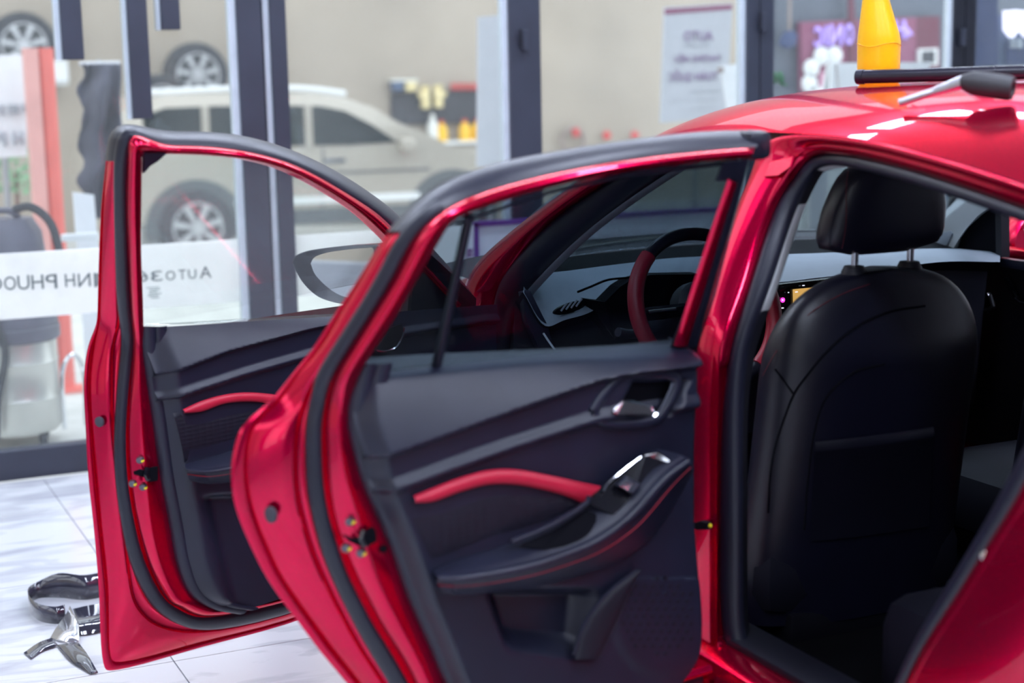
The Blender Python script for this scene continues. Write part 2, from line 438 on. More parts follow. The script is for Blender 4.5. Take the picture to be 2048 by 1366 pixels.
# bolt and catch on the posts
def bolt(px, py):
    P = hy(px, py, GY-0.035)
    o = obj('door_bolt', box(P+Vector((0, -0.012, 0)), (0.026, 0.024, 0.085), bevel=0.004), 'frame_blue', win, smooth=False)
    obj('bolt_pin', tube([P+Vector((-0.02, -0.015, 0.045)), P+Vector((-0.02, -0.015, -0.03))], 0.006), 'frame_dark', o)
bolt(1047, 80); bolt(1524, 45); bolt(1922, 75)

m = glass_mat('frost_film', (0.9, 0.92, 0.92), haze=0.92, hazecol=(1.0, 1.0, 1.0), refl=0.3)
zb0, zb1 = 0.628, 0.882
bands = []
for xa, xb in ((-4.1, gx(456)), (gx(574), gx(1001))):
    bands.append(obj('frosted_band', box(((xa+xb)/2, GY-0.0075, (zb0+zb1)/2), (xb-xa, 0.003, zb1-zb0)), 'frost_film', win, smooth=False))
bands[0]['label'] = 'frosted strip with mirrored lettering across the glass'
def glyph(ch, pl, pr, pt, pb, m='letter', parent=None, yy=GY-0.011, mirror=True):
    """one letter fitted between four pixel limits on the glass plane"""
    me = text_mesh(ch, 1.0, mirror=mirror, depth=0.0, bold=0.0)
    co = np.array([v.co[:] for v in me.vertices]); lo, hi = co.min(0), co.max(0)
    A = hy(pl, pb, yy); B = hy(pr, pt, yy)
    for v in me.vertices:
        v.co = Vector((A.x+(v.co.x-lo[0])/(hi[0]-lo[0])*(B.x-A.x), yy, A.z+(v.co.y-lo[1])/(hi[1]-lo[1])*(B.z-A.z)))
    o = obj('letter', me, m, parent or bands[0], smooth=False); solid(o, 0.002)
    return o
for ch, l, r_, t, b in (('A', 400, 422, 532, 557), ('U', 377, 392, 538, 558), ('T', 358, 371, 539, 559), ('O', 332, 350, 541, 561), ('3', 302, 324, 541, 563),
                        ('6', 277, 295, 541, 564), ('5', 248, 268, 543, 566), ('M', 196, 222, 545, 572), ('I', 189, 193, 546, 574), ('N', 157, 180, 546, 574),
                        ('H', 131, 149, 547, 574), ('P', 92, 113, 548, 578), ('H', 64, 86, 549, 579), ('U', 36, 58, 550, 580), ('O', 9, 31, 552, 581), ('C', -20, 3, 553, 582)):
    glyph(ch, l, r_, t, b)
glass_mat('faint_print', (0.62, 0.66, 0.66), haze=0.25, refl=0.2)
for k in range(6):
    A = hy(296+(k % 2)*4, 576+k*4, GY-0.011); obj('notice_line', box(A+Vector((0.02, 0, 0)), (0.05-0.008*(k % 3), 0.002, 0.004)), 'faint_print', bands[0], smooth=False)

# ceiling light panels in two rows along the car
lamps = []
rows_ = [(x, y, 0) for x in (-2.3, -0.3, 1.7) for y in (-3.6, -1.9, -0.2)]+[(x, 2.9, 1) for x in (-2.9, -1.5, -0.1, 1.3, 2.7)]
for k, (lx, ly, tr) in enumerate(rows_):
    if tr: lab = '%s panel light in the row of lamps along the storefront' % ['leftmost', 'second from left', 'middle', 'second from right', 'rightmost'][k-9]
    else: lab = '%s panel light in the %s row of lamps above the car' % (['rearmost', 'middle', 'foremost'][k % 3], ['left', 'centre', 'right'][k//3])
    e = thing('ceiling_light', (lx, ly, 3.69), lab, 'ceiling light', 'panel lights on the ceiling')
    dx, dy = (1.24, 0.34) if tr else (0.34, 1.24)
    obj('housing', box((lx, ly, 3.675), (dx, dy, 0.03)), 'white_paint', e, smooth=False)
    obj('diffuser', box((lx, ly, 3.657), (dx-.04, dy-.04, 0.008)), 'lamp_panel', e, smooth=False)

# ================================================================== the red car
car = thing('car', (0, 0.2, 0), 'red car with both left doors standing open on the tile floor', 'car')
REF = Vector((-0.5, -1, 0.3))

def rail_door(door, pix, ns, sub=5):
    pts = []
    for p, n in zip(pix, ns):
        if len(p) == 3: pts.append(door.w(p[0], n, p[2]))
        else: pts.append(door.at(p[0], p[1], n))
    return catmull(pts, sub)
def relax(P, it):
    for _ in range(it):
        P = [P[0]]+[P[i]*0.5+(P[i-1]+P[i+1])*0.25 for i in range(1, len(P)-1)]+[P[-1]]
    return P
def mixr(a, b, t): return [(x[0]*(1-t)+y[0]*t, x[1]*(1-t)+y[1]*t) for x, y in zip(a, b)]

def build_door(door, name, top, rows, cols, tail, ns, label, sub=5):
    """top: pixel polylines A, G, H of the window frame; rows/cols: pixel x of each rail below; tail: bottom points"""
    ntop = len(top['A'])
    R = {}
    for k in 'A B C S1 S2 G K H'.split():
        if k in ('A', 'H'): head = top[k]
        elif k in ('S2', 'G'): head = top['G']
        elif k == 'K': head = mixr(top['G'], top['H'], 0.5)
        else: head = mixr(top['A'], top['G'], {'B': 0.2, 'C': 0.4, 'S1': 0.6}[k])
        px = list(head)+[(c, y) for c, y in zip(cols[k], rows)]+tail[k]
        nn = []
        for i in range(len(px)):
            n = ns[k]
            if i < ntop and k in ('B', 'C', 'S1'): n = ns['A']+(ns['S2']-ns['A'])*{'B': 0.2, 'C': 0.4, 'S1': 0.6}[k]
            nn.append(n)
        R[k] = relax(rail_door(door, px, nn, sub), 4)
    ref = door.n*1.0+door.d*0.8+Vector((0, 0, 0.2))
    bm = loft([R['A'], R['B'], R['C'], R['S1'], R['S2'], R['G'], R['K'], R['H']], [0.004, 0.004, -0.010, 0, 0, 0.005, 0.002], ref)
    # return edge into the cabin side of the window frame
    Hb = [p-door.n*0.03 for p in R['H']]
    loft([R['H'], Hb], bm=bm)
    # outer skin of the door, bulged, from the rim to the hinge edge
    iA = ntop*sub
    rim = [p for p in R['A'][iA:] if p.z < 0.99]
    def skin(u, v):
        p = rim[int(round(v*(len(rim)-1)))]; s, n, z = door.sz(p)
        q = door.w(0.03, ns['A']-0.01, max(0.3, z), lean=False)
        P = p.lerp(q, u); return P-door.n*0.035*math.sin(math.pi*u)
    grid(skin, 10, len(rim)-1, bm)
    shell = obj(name, bm, 'red_paint', car, sharp=50); shell['label'] = label
    # rubber: broad outer strip over the window frame, then the round seal down the edge
    n0 = ntop*sub+1
    bm = loft([R['A'][:n0], R['S2'][:n0]], [0.012], ref, seg=8)
    obj('frame_rubber', bm, 'rubber', shell, sharp=80)
    s0 = (ntop-1)*sub
    bm = loft([R['S1'][s0:], R['S2'][s0:]], [0.013], ref, seg=8)
    obj('weather_seal', bm, 'rubber', shell, sharp=80)
    return shell, R

NS = {'A': -0.055, 'B': -0.052, 'C': -0.012, 'S1': 0.0, 'S2': 0.03, 'G': 0.028, 'K': 0.064, 'H': 0.052}
# ---------------- rear door
RD = Door((-0.84, 0.0), 85)
rtop = {'A': [(1519, 264), (1400, 266), (1250, 284), (1100, 308), (970, 335), (858, 386)],
        'G': [(1513, 296), (1400, 305), (1250, 323), (1100, 350), (970, 385), (890, 421)],
        'H': [(1499, 316), (1400, 324), (1250, 342), (1100, 375), (970, 415), (907, 441)]}
rrows = [470, 550, 630, 700, 750, 800, 850, 900, 950, 1000, 1050, 1100, 1150, 1200, 1250, 1300, 1350]
rcols = {'A': [772, 722, 668, 624, 583, 543, 485, 467, 462, 467, 483, 505, 530, 563, 601, 638, 681],
         'B': [779, 727, 678, 637, 592, 558, 507, 495, 494, 501, 516, 537, 560, 592, 628, 664, 706],
         'C': [793, 751, 703, 657, 629, 607, 592, 588, 588, 593, 605, 620, 640, 664, 690, 718, 752],
         'S1': [803, 756, 710, 664, 634, 623, 614, 612, 613, 618, 630, 643, 663, 686, 711, 739, 771],
         'S2': [830, 791, 743, 699, 668, 652, 644, 644, 646, 652, 662, 678, 696, 721, 747, 779, 809],
         'G': [835, 795, 747, 703, 673, 657, 650, 651, 653, 659, 670, 688, 708, 733, 759, 791, 821],
         'K': [860, 818, 770, 725, 694, 684, 678, 680, 688, 703, 719, 733, 748, 771, 797, 824, 850],
         'H': [886, 840, 795, 748, 718, 704, 704, 714, 727, 746, 769, 790, 807, 825, 847, 869, 890]}
rtail = {k: [(0.60, 0, z), (0.05, 0, z)] for k, z in zip('A B C S1 S2 G K H'.split(), (0.30, 0.31, 0.335, 0.345, 0.37, 0.375, 0.39, 0.40))}
rear_door, RR = build_door(RD, 'rear_door', rtop, rrows, rcols, rtail, NS, 'red rear door swung wide open')
# ---------------- front door
FD = Door((-0.84, 1.10), 70)
ftop = {'A': [(940, 585), (865, 500), (815, 450), (767, 410), (704, 365), (640, 329), (577, 302), (513, 281), (450, 270), (385, 267), (320, 266), (228, 254)],
        'G': [(925, 605), (852, 525), (802, 475), (760, 432), (704, 395), (640, 357), (577, 327), (513, 309), (450, 298), (385, 293), (325, 291), (262, 268)],
        'H': [(915, 618), (842, 545), (790, 492), (745, 447), (704, 413), (640, 373), (577, 341), (513, 322), (450, 313), (385, 309), (325, 308), (284, 312)]}
frows = [320, 400, 500, 600, 648, 690, 760, 850, 950, 1050, 1130, 1200]
fcols = {'A': [214, 204, 199, 196, 193, 176, 167, 171, 176, 187, 194, 199],
         'B': [217, 207, 202, 199, 197, 186, 178, 182, 191, 200, 209, 215],
         'C': [228, 230, 231, 232, 234, 222, 220, 221, 231, 242, 253, 264],
         'S1': [231, 232, 233, 236, 243, 245, 239, 232, 232, 245, 262, 296],
         'S2': [254, 251, 254, 259, 263, 266, 259, 252, 254, 270, 292, 330],
         'G': [256, 253, 256, 261, 265, 268, 262, 255, 258, 274, 297, 335],
         'K': [270, 268, 271, 274, 276, 279, 279, 284, 293, 302, 319, 352],
         'H': [284, 283, 282, 286, 287, 290, 300, 314, 328, 347, 362, 408]}
ftail = {'A': [(207, 1335), (222, 1343), (400, 1294), (605, 1240), (0.05, 0, 0.30)],
         'B': [(219, 1310), (232, 1328), (400, 1284), (605, 1232), (0.05, 0, 0.31)],
         'C': [(285, 1232), (318, 1256), (400, 1268), (600, 1224), (0.05, 0, 0.33)],
         'S1': [(318, 1223), (347, 1241), (405, 1259), (590, 1221), (0.05, 0, 0.34)],
         'S2': [(352, 1215), (375, 1228), (412, 1236), (590, 1200), (0.05, 0, 0.36)],
         'G': [(357, 1212), (380, 1225), (415, 1232), (590, 1197), (0.05, 0, 0.365)],
         'K': [(375, 1208), (398, 1219), (430, 1226), (590, 1196), (0.05, 0, 0.37)],
         'H': [(425, 1211), (445, 1216), (475, 1221), (579, 1194), (0.05, 0, 0.38)]}
front_door, FR = build_door(FD, 'front_door', ftop, frows, fcols, ftail, NS, 'red front door swung open ahead of the rear door')

# ---------------- door trim panels
def edge_band(door, H, name, parent, w1, w2):
    pass
def trim_patch(door, left, right, hf, n0, nu=90, nv=110):
    L = catmull(left, 24); Rr = catmull(right, 24)
    def fn(u, v):
        a = L[int(round(v*(len(L)-1)))]; b = Rr[int(round(v*(len(Rr)-1)))]
        sa, na, za = door.sz(a); sb, nb_, zb = door.sz(b)
        s = sa+(sb-sa)*u; z = za+(zb-za)*u
        base = door.w(s, n0, z, lean=False)
        x, y = pj(base)
        return door.w(s, n0+hf(x, y, u, v), z, lean=False)
    return grid(fn, nu, nv)
def below(poly, x, y):  # signed pixels below a line
    return y-interp(poly, x)

rL1 = [(700, 918), (790, 888), (1000, 812), (1100, 776), (1180, 748), (1250, 735), (1400, 718)]
rL2 = [(700, 998), (800, 965), (900, 928), (1000, 893), (1100, 860), (1180, 834), (1400, 800)]
rTop = [(700, 742), (867, 725), (1094, 701), (1266, 688), (1400, 684)]
def rear_h(x, y, u, v):
    t = interp(rTop, x); a = interp(rL1, x); b = interp(rL2, x)
    h = 0
    if y < a: h = 0.075*max(0.0, (y-t)/(a-t))**0.6-0.030
    else:
        h = 0.045-0.020*sstep(a, a+14, y)
        h += 0.012*sstep(b-26, b-4, y)-0.016*sstep(b-2, b+12, y)
    h -= 0.05*(1-sstep(-6, 26, y-t))
    # lower pocket hollow
    px0 = 975+(y-1187)*0.18
    if y > 1150:
        inside = sstep(960, 1000, x-(y-1190)*0.35)*(1-sstep(1150, 1200, x+(y-1190)*0.1))*sstep(1165, 1200, y)*(1-sstep(1255, 1300, y-max(0, (x-1000))*0.12))
        h -= 0.05*inside
        sp = 1-sstep(95, 125, math.hypot((x-1315)*1.1, y-1235))
        h += 0.003*sp
    # swell that carries the pull handle and dips round its opening
    h += 0.012*math.exp(-(((x-1290)/120)**2+((y-790)/70)**2))
    hole = (1-sstep(0.6, 1.0, max(abs((x-1285+ (y-790)*0.55)/62), abs((y-790)/40))))
    h -= 0.03*hole
    # edge roll-off at both ends
    h -= 0.035*(1-sstep(0.0, 0.05, u))+0.03*sstep(0.965, 1.0, u)
    return h
NT = 0.085
HL = [RD.at(x, y, 0.065, lean=False) for x, y in ((722, 729), (706, 800), (704, 850), (714, 900), (727, 950), (746, 1000), (769, 1050), (790, 1100), (807, 1150), (825, 1200), (847, 1250), (869, 1300), (890, 1350), (935, 1430))]
HRt = [RD.at(x, y, 0.085, lean=False) for x, y in ((1394, 686), (1394, 740), (1392, 790), (1392, 830), (1392, 880), (1392, 930), (1392, 985), (1392, 1040), (1396, 1095), (1400, 1150), (1403, 1200), (1404, 1250), (1396, 1310), (1360, 1364))]
rt = obj('trim_panel', trim_patch(RD, HL, HRt, rear_h, NT, 200, 200), 'trim_black', rear_door, sharp=60); 
# dark sealing lip and bead between the red jamb and the trim
def lip(door, left, name, parent, w=0.036, n=0.075):
    P = catmull(left, 6)
    A = [p-door.n*0.012+door.d*0.004 for p in P]; B = [p-door.d*w*0.45+door.n*(n-0.065) for p in P]; C = [p-door.d*w+door.n*(n-0.06) for p in P]
    return obj(name, loft([A, B, C], [0.010, 0.006], door.n+door.d*0.4, seg=6), 'trim_black', parent, sharp=80)
lip(RD, HL, 'trim_edge', rear_door, w=0.05)
# red accent strip
def ribbon(door, up, lo, n, h, name, material, parent, sub=8):
    U = catmull([door.at(x, y, n, lean=False) for x, y in up], sub); Lo = catmull([door.at(x, y, n, lean=False) for x, y in lo], sub)
    ref = door.n
    bm = loft([U, Lo], [h], ref, seg=8)
    o = obj(name, bm, material, parent, sharp=80); return o
ribbon(RD, [(826, 992), (860, 978), (920, 955), (980, 940), (1030, 939), (1100, 951), (1150, 962), (1200, 972)],
       [(826, 1005), (862, 1003), (920, 983), (975, 969), (1030, 969), (1090, 980), (1130, 991), (1160, 1004)], 0.112, 0.010, 'accent_strip', 'red_trim', rear_door)
# padded insert below the strip
ribbon(RD, [(812, 1012), (870, 1004), (975, 971), (1030, 971), (1090, 982), (1150, 1000)], [(870, 1140), (900, 1128), (985, 1092), (1040, 1075), (1095, 1050), (1155, 1012)], 0.100, 0.008, 'quilted_insert', 'quilt', rear_door)
# armrest: pad, front lip, side, dark patch for the pull cup, switch plate
def pathD(door, pts, n, sub=8):
    out = []
    for p in pts:
        out.append(door.at(p[0], p[1], p[2] if len(p) > 2 else n, lean=False))
    return catmull(out, sub)
back = pathD(RD, [(868, 1142), (900, 1126), (1020, 1084), (1090, 1052), (1165, 1004), (1230, 950), (1285, 906), (1310, 899)], 0.10)
lipA = pathD(RD, [(872, 1152), (915, 1150), (1040, 1128), (1110, 1108), (1190, 1074), (1255, 1026), (1325, 950), (1372, 916)], 0.165)
lipB = pathD(RD, [(872, 1164), (920, 1166), (1045, 1146), (1118, 1124), (1200, 1090), (1268, 1040), (1340, 962), (1378, 930)], 0.170)
low = pathD(RD, [(884, 1186), (930, 1189), (1060, 1176), (1140, 1158), (1225, 1130), (1300, 1080), (1362, 990), (1384, 945)], 0.115)
arm = obj('armrest', loft([back, lipA, lipB, low], [0.004, 0.008, 0.003], RD.n+Vector((0, 0, .6)), seg=6), 'trim_black', rear_door, sharp=60)
arm['label'] = 'padded armrest with red stitching'
st = [p.lerp(q, 0.22)+RD.n*0.003 for p, q in zip(lipB, low)]
obj('stitching', tube(st, 0.0013, 5), 'stitch', rear_door)
def patch_poly(door, pts, name, material, parent, thick=0.004, bevel=0.0):
    P = [door.at(p[0], p[1], p[2], lean=False) for p in pts]
    return obj(name, prism(P, door.n*thick, bevel=bevel), material, parent, smooth=False)
patch_poly(RD, [(1040, 1090, .132), (1105, 1062, .126), (1172, 1020, .126), (1238, 1046, .150), (1205, 1062, .158), (1140, 1090, .158), (1085, 1098, .150)], 'pull_cup_shade', 'hex_dark', rear_door, 0.004)  # flat near-black patch paints the shade inside the cup
patch_poly(RD, [(1165, 1004, .120), (1230, 952, .120), (1285, 908, .120), (1312, 902, .124), (1345, 925, .152), (1300, 975, .158), (1244, 1040, .158)], 'switch_plate', 'gloss_black', rear_door, 0.008, bevel=0.002)
sw = patch_poly(RD, [(1228, 968, .142), (1248, 950, .142), (1276, 966, .152), (1258, 986, .154)], 'window_switch', 'trim_black', rear_door, 0.012, bevel=0.003)
patch_poly(RD, [(1240, 972, .160), (1250, 960, .158), (1264, 968, .162), (1254, 981, .164)], 'switch_cap', 'chrome', sw, 0.003)
edge = pathD(RD, [(1208, 982), (1214, 970), (1250, 938), (1282, 914)], 0.140); obj('plate_trim', tube(edge, 0.0022, 6), 'chrome', rear_door)
cup_rim = pathD(RD, [(1022, 1084), (1090, 1056), (1150, 1022), (1176, 1002), (1178, 992)], 0.134); obj('cup_rim', tube(cup_rim, 0.005, 8), 'trim_black', rear_door)
# pull handle
hb = pathD(RD, [(1184, 822), (1200, 796), (1234, 758), (1262, 747), (1345, 752), (1352, 768), (1322, 828), (1300, 842), (1205, 843), (1184, 822)], 0.112, 6)
handle = obj('door_handle', tube(hb, 0.011, 8, cap=False), 'trim_black', rear_door, sharp=80); handle['label'] = 'inside handle with chrome lever'
patch_poly(RD, [(1212, 824, .092), (1244, 770, .092), (1265, 757, .092), (1338, 761, .092), (1340, 772, .092), (1312, 828, .092), (1295, 836, .092)], 'handle_recess', 'hex_dark', handle, 0.003)
lv = [(1218, 824, .118), (1222, 812, .112), (1238, 796, .100), (1258, 799, .100), (1300, 812, .098), (1312, 816, .098), (1306, 830, .108), (1260, 830, .118), (1228, 829, .120)]
patch_poly(RD, lv, 'lever', 'chrome', handle, 0.012, bevel=0.004)
rim_c = pathD(RD, [(1306, 834), (1318, 822), (1340, 780), (1345, 766)], 0.118); obj('chrome_edge', tube(rim_c, 0.004, 6), 'chrome', handle)
# speaker grille: raised hexagons coloured darker for the shade in its holes, one joined part
bm = bmesh.new()
for r in range(-6, 7):
    for c in range(-6, 7):
        x = 1322+c*17+(r % 2)*8.5; y = 1232+r*15
        if math.hypot(x-1318, (y-1232)) > 78 or x > 1384: continue
        P = RD.at(x, y, 0.1076, lean=False)
        ring = [P+(RD.d*math.cos(k*math.pi/3+.5)+Vector((0, 0, 1))*math.sin(k*math.pi/3+.5))*0.0046 for k in range(6)]
        prism(ring, RD.n*0.0026, bm)
sg = obj('speaker_grille', bm, 'trim_dark', rear_door, smooth=False); sg['kind'] = 'stuff'
# wedge pocket flap beside the speaker
fl = ribbon(RD, [(1150, 1318), (1165, 1260), (1215, 1190), (1278, 1138)], [(1198, 1314), (1225, 1260), (1252, 1200), (1278, 1138)], 0.120, 0.006, 'pocket_flap', 'trim_dark', rear_door)
obj('flap_edge', tube(pathD(RD, [(1198, 1314), (1225, 1260), (1252, 1200), (1278, 1138)], 0.119), 0.0018, 6), 'trim_black', fl)
obj('pocket_edge', tube(pathD(RD, [(1148, 1310), (1165, 1255), (1212, 1190), (1275, 1140)], 0.119), 0.004, 8), 'trim_black', fl)

# ---------------- jamb hardware: latch, bolts, plugs
def disc(door, px, py, n, r, material, name, parent, thick=0.006, axis=None):
    P = door.at(px, py, n); ax = (door.d*0.75+door.n*0.66).normalized() if axis is None else axis
    return obj(name, lathe(P, [(0, thick), (r*0.75, thick), (r, thick*0.3), (r, -0.004)], ax, 16), material, parent, sharp=50)
def latch(door, pts, bolts, plugs, n, parent, sc):
    P = [door.at(x, y, n+0.006) for x, y in pts]; ax = (door.d*0.75+door.n*0.66).normalized()
    l = obj('latch', prism(P, ax*0.006), 'hex_dark', parent, smooth=False)
    c = door.at(sum(p[0] for p in pts)/len(pts)+6*sc, sum(p[1] for p in pts)/len(pts), n+0.01)
    obj('latch_claw', tube([c-Vector((0, 0, .012))+ax*0.006, c+ax*0.009+door.d*0.004, c+Vector((0, 0, .012))+ax*0.005], 0.006, 8), 'gloss_black', l)
    for x, y in bolts:
        b = disc(door, x, y, n, 0.008, 'bolt_steel', 'bolt', parent)
        disc(door, x+5*sc, y+2*sc, n+0.006, 0.003, 'brass_yellow', 'paint_mark', b, 0.004)
    for x, y, r in plugs: disc(door, x, y, -0.02, r, 'grommet', 'rubber_plug', parent, 0.002, axis=(door.d*0.9-door.n*-0.3).normalized())
latch(FD, [(268, 942), (280, 938), (291, 941), (302, 934), (316, 932), (316, 960), (300, 963), (291, 954), (280, 950), (270, 948)], [(280, 920), (265, 967), (286, 974)], [(198, 844, 0.011)], 0.064, front_door, 1)
latch(RD, [(688, 1068), (705, 1076), (722, 1072), (744, 1052), (752, 1062), (754, 1082), (735, 1092), (720, 1090), (700, 1080)], [(700, 1043), (692, 1096), (722, 1106)], [(540, 1030, 0.014)], 0.064, rear_door, 1.2)
disc(RD, 767, 1098, 0.062, 0.006, 'hex_dark', 'rubber_stop', rear_door)

# ---------------- rear door window: main glass, quarter glass, divider, front channel
def gp(x, y, n=0.02): return RD.at(x, y, n)
gl_pts = [(1500, 314), (1400, 322), (1250, 340), (1100, 372), (970, 412), (900, 440), (846, 540), (795, 630), (748, 700), (716, 748), (870, 730), (1100, 712), (1270, 700), (1394, 694), (1430, 590), (1468, 440)]
bm = bmesh.new(); f = bm.faces.new([bm.verts.new(gp(x, y, 0.035)) for x, y in gl_pts]); bmesh.ops.triangulate(bm, faces=[f])
g = obj('window_glass', bm, 'glass_tint', rear_door, smooth=False); solid(g, 0.004); g['label'] = 'darkly tinted rear door window'
obj('window_divider', loft([[gp(929, 428, .03), gp(862, 738, .03)], [gp(937, 428, .045), gp(871, 738, .045)], [gp(947, 428, .03), gp(881, 738, .03)]], [0.004, 0.004], RD.n), 'rubber', rear_door)
chn = obj('window_channel', loft([catmull([gp(1474, 320, .055), gp(1440, 420, .055), gp(1392, 560, .055), gp(1340, 694, .055)], 6),
                            catmull([gp(1500, 312, .06), gp(1472, 420, .06), gp(1430, 560, .06), gp(1394, 692, .06)], 6)], [0.006], RD.n), 'rubber', rear_door)
obj('channel_plate', loft([catmull([gp(1456, 358, .066), gp(1428, 440, .066), gp(1392, 550, .066), gp(1347, 690, .066)], 6), catmull([gp(1475, 365, .068), gp(1450, 440, .068), gp(1418, 550, .068), gp(1375, 690, .068)], 6)], [0.005], RD.n), 'red_paint', rear_door)
obj('frame_gasket', loft([[gp(1480, 318, .05), gp(1250, 346, .05), gp(1100, 380, .05), gp(905, 446, .05)], [gp(1440, 332, .04), gp(1250, 354, .04), gp(1100, 388, .04), gp(915, 450, .04)]]), 'rubber', rear_door)
obj('frame_end', box(RD.at(1506, 290, 0.0), (0.05, 0.05, 0.05), bevel=0.012, rot=Matrix.Rotation(math.radians(5), 3, 'Z')), 'rubber', rear_door)
obj('corner_cap', prism([gp(1492, 318, .058), gp(1444, 324, .058), gp(1430, 362, .058), gp(1478, 362, .058)], RD.n*0.006), 'rubber', rear_door, smooth=False)

# ---------------- front door: trim, window, mirror
fL1 = [(300, 752), (344, 733), (440, 696), (600, 653), (800, 612), (960, 590)]
fL2 = [(300, 806), (372, 780), (480, 745), (600, 711), (800, 665), (960, 640)]
fTop = [(290, 641), (430, 630), (600, 618), (797, 604), (960, 592)]
def front_h(x, y, u, v):
    t = interp(fTop, x); a = interp(fL1, x); b = interp(fL2, x); h = 0
    if y < a: h = 0.072*max(0.0, (y-t)/(a-t))**0.6-0.032
    else:
        h = 0.04-0.016*sstep(a, a+8, y)
        h += 0.010*sstep(b-16, b-3, y)-0.016*sstep(b-1, b+8, y)
    h -= 0.045*(1-sstep(-3, 12, y-t))
    h -= 0.035*(1-sstep(0.0, 0.05, u))
    # hollow below the armrest
    h -= 0.03*sstep(985, 1000, y-(x-400)*-0.05)*sstep(385, 430, x-(y-990)*0.25)
    return h
FL = [FD.at(x, y, 0.065, lean=False) for x, y in ((288, 655), (290, 690), (300, 760), (314, 850), (328, 950), (347, 1050), (362, 1130), (385, 1185), (425, 1212), (475, 1222))]
FRt = [FD.w(0.05, 0.085, z, lean=False) for z in (0.965, 0.93, 0.87, 0.78, 0.68, 0.58, 0.5, 0.44, 0.41, 0.385)]
ft = obj('trim_panel', trim_patch(FD, FL, FRt, front_h, NT, 200, 220), 'trim_black', front_door, sharp=60); 
lip(FD, FL, 'trim_edge', front_door, w=0.045)
ribbon(FD, [(365, 819), (400, 803), (445, 790), (490, 785), (540, 788), (600, 800)], [(365, 826), (403, 823), (445, 808), (490, 803), (530, 806), (580, 818)], 0.108, 0.008, 'accent_strip', 'red_trim', front_door)
ribbon(FD, [(345, 826), (403, 824), (445, 810), (490, 805), (560, 812)], [(368, 925), (400, 918), (450, 905), (520, 880), (600, 850)], 0.098, 0.006, 'quilted_insert', 'quilt', front_door)
fb = pathD(FD, [(370, 930), (400, 920), (450, 905), (540, 872), (640, 820)], 0.10); fa = pathD(FD, [(372, 938), (410, 940), (470, 930), (560, 905), (660, 860)], 0.16)
fc = pathD(FD, [(373, 945), (412, 948), (470, 940), (560, 916), (660, 872)], 0.162); fd = pathD(FD, [(378, 960), (415, 968), (475, 962), (565, 940), (665, 890)], 0.11)
obj('armrest', loft([fb, fa, fc, fd], [0.004, 0.006, 0.003], FD.n+Vector((0, 0, .6)), seg=6), 'trim_black', front_door, sharp=60)
obj('stitching', tube([p.lerp(q, 0.2)+FD.n*0.003 for p, q in zip(fc, fd)], 0.0012, 5), 'stitch', front_door)
# seen through the rear glass: handle of the front door
fh = obj('door_handle', tube(pathD(FD, [(752, 700), (770, 702), (792, 694), (806, 668), (808, 655)], 0.13), 0.003, 6), 'chrome', front_door)
patch_poly(FD, [(745, 700, .115), (765, 660, .115), (800, 648, .115), (806, 660, .115), (790, 694, .115), (768, 702, .115)], 'handle_recess', 'hex_dark', fh, 0.004)
gl = ftop['H']; fgp = [(x, y) for x, y in gl]+[(283, 400), (282, 500), (286, 600), (289, 650)]
bm = bmesh.new(); f = bm.faces.new([bm.verts.new(FD.at(x, y, 0.03)) for x, y in fgp]+[bm.verts.new(FD.at(x, y, 0.03)) for x, y in ((600, 640), (800, 620), (930, 625))]); bmesh.ops.triangulate(bm, faces=[f])
g = obj('window_glass', bm, 'glass_mirror_door', front_door, smooth=False); solid(g, 0.004); g['label'] = 'clear front door window'
obj('corner_gusset', prism([FD.at(x, y, 0.055) for x, y in ((284, 306), (330, 306), (312, 322), (296, 332), (284, 346))], FD.n*0.008), 'rubber', front_door, smooth=False)
obj('sail_panel', prism([FD.at(x, y, 0.045) for x, y in ((846, 500), (898, 548), (946, 596), (945, 612), (815, 622), (822, 540))], FD.n*0.012), 'trim_dark', front_door, smooth=False)
# mirror on the far side of the front door
S_M = 0.17
ms = lambda x, y, ds=0.0: FD.at_s(x, y, S_M)+FD.d*ds
out = [(587, 526), (592, 513), (612, 503), (650, 496), (700, 491), (745, 490), (765, 494), (768, 520), (755, 570), (735, 600), (700, 608), (665, 603), (634, 590), (606, 562)]
inn = [(614, 528), (620, 517), (640, 508), (680, 501), (725, 497), (739, 498), (741, 515), (735, 560), (722, 588), (700, 597), (672, 591), (645, 573), (622, 548)]
O = catmull([ms(*p) for p in out+out[:1]], 5); cen = ms(690, 545)
ring2 = [cen+(p-cen)*1.0-FD.d*0.05 for p in O]; ring3 = [cen+(p-cen)*0.80-FD.d*0.11 for p in O]; ring4 = [cen+(p-cen)*0.35-FD.d*0.14 for p in O]
# resample the inner outline to the outer one
In = catmull([ms(*p, -0.012) for p in inn+inn[:1]], 5); In = [In[min(len(In)-1, int(round(i*(len(In)-1)/(len(O)-1))))] for i in range(len(O))]
mirror = obj('side_mirror', loft([O, ring2, ring3, ring4], None, None), 'red_paint', front_door, sharp=80)
obj('mirror_bezel', loft([[p-FD.d*0.02 for p in O], [p+FD.d*0.004 for p in O], [cen+(p-cen)*0.97+FD.d*0.006 for p in O], In], None), 'trim_black', mirror, sharp=60)
bm = bmesh.new(); bm.faces.new([bm.verts.new(p) for p in In[:-1]])
mat('mirror_glass', (0.9, 0.92, 0.94), rough=0.01, metal=1.0, var=0.0)
mg = obj('mirror_glass', bm, 'mirror_glass', mirror, smooth=False)
a = ms(735, 585); obj('mirror_arm', tube([ms(745, 560)-FD.d*0.06, ms(790, 585)-FD.d*0.05, FD.w(0.13, -0.02, 0.98, lean=False)], 0.025, 10), 'trim_dark', mirror)

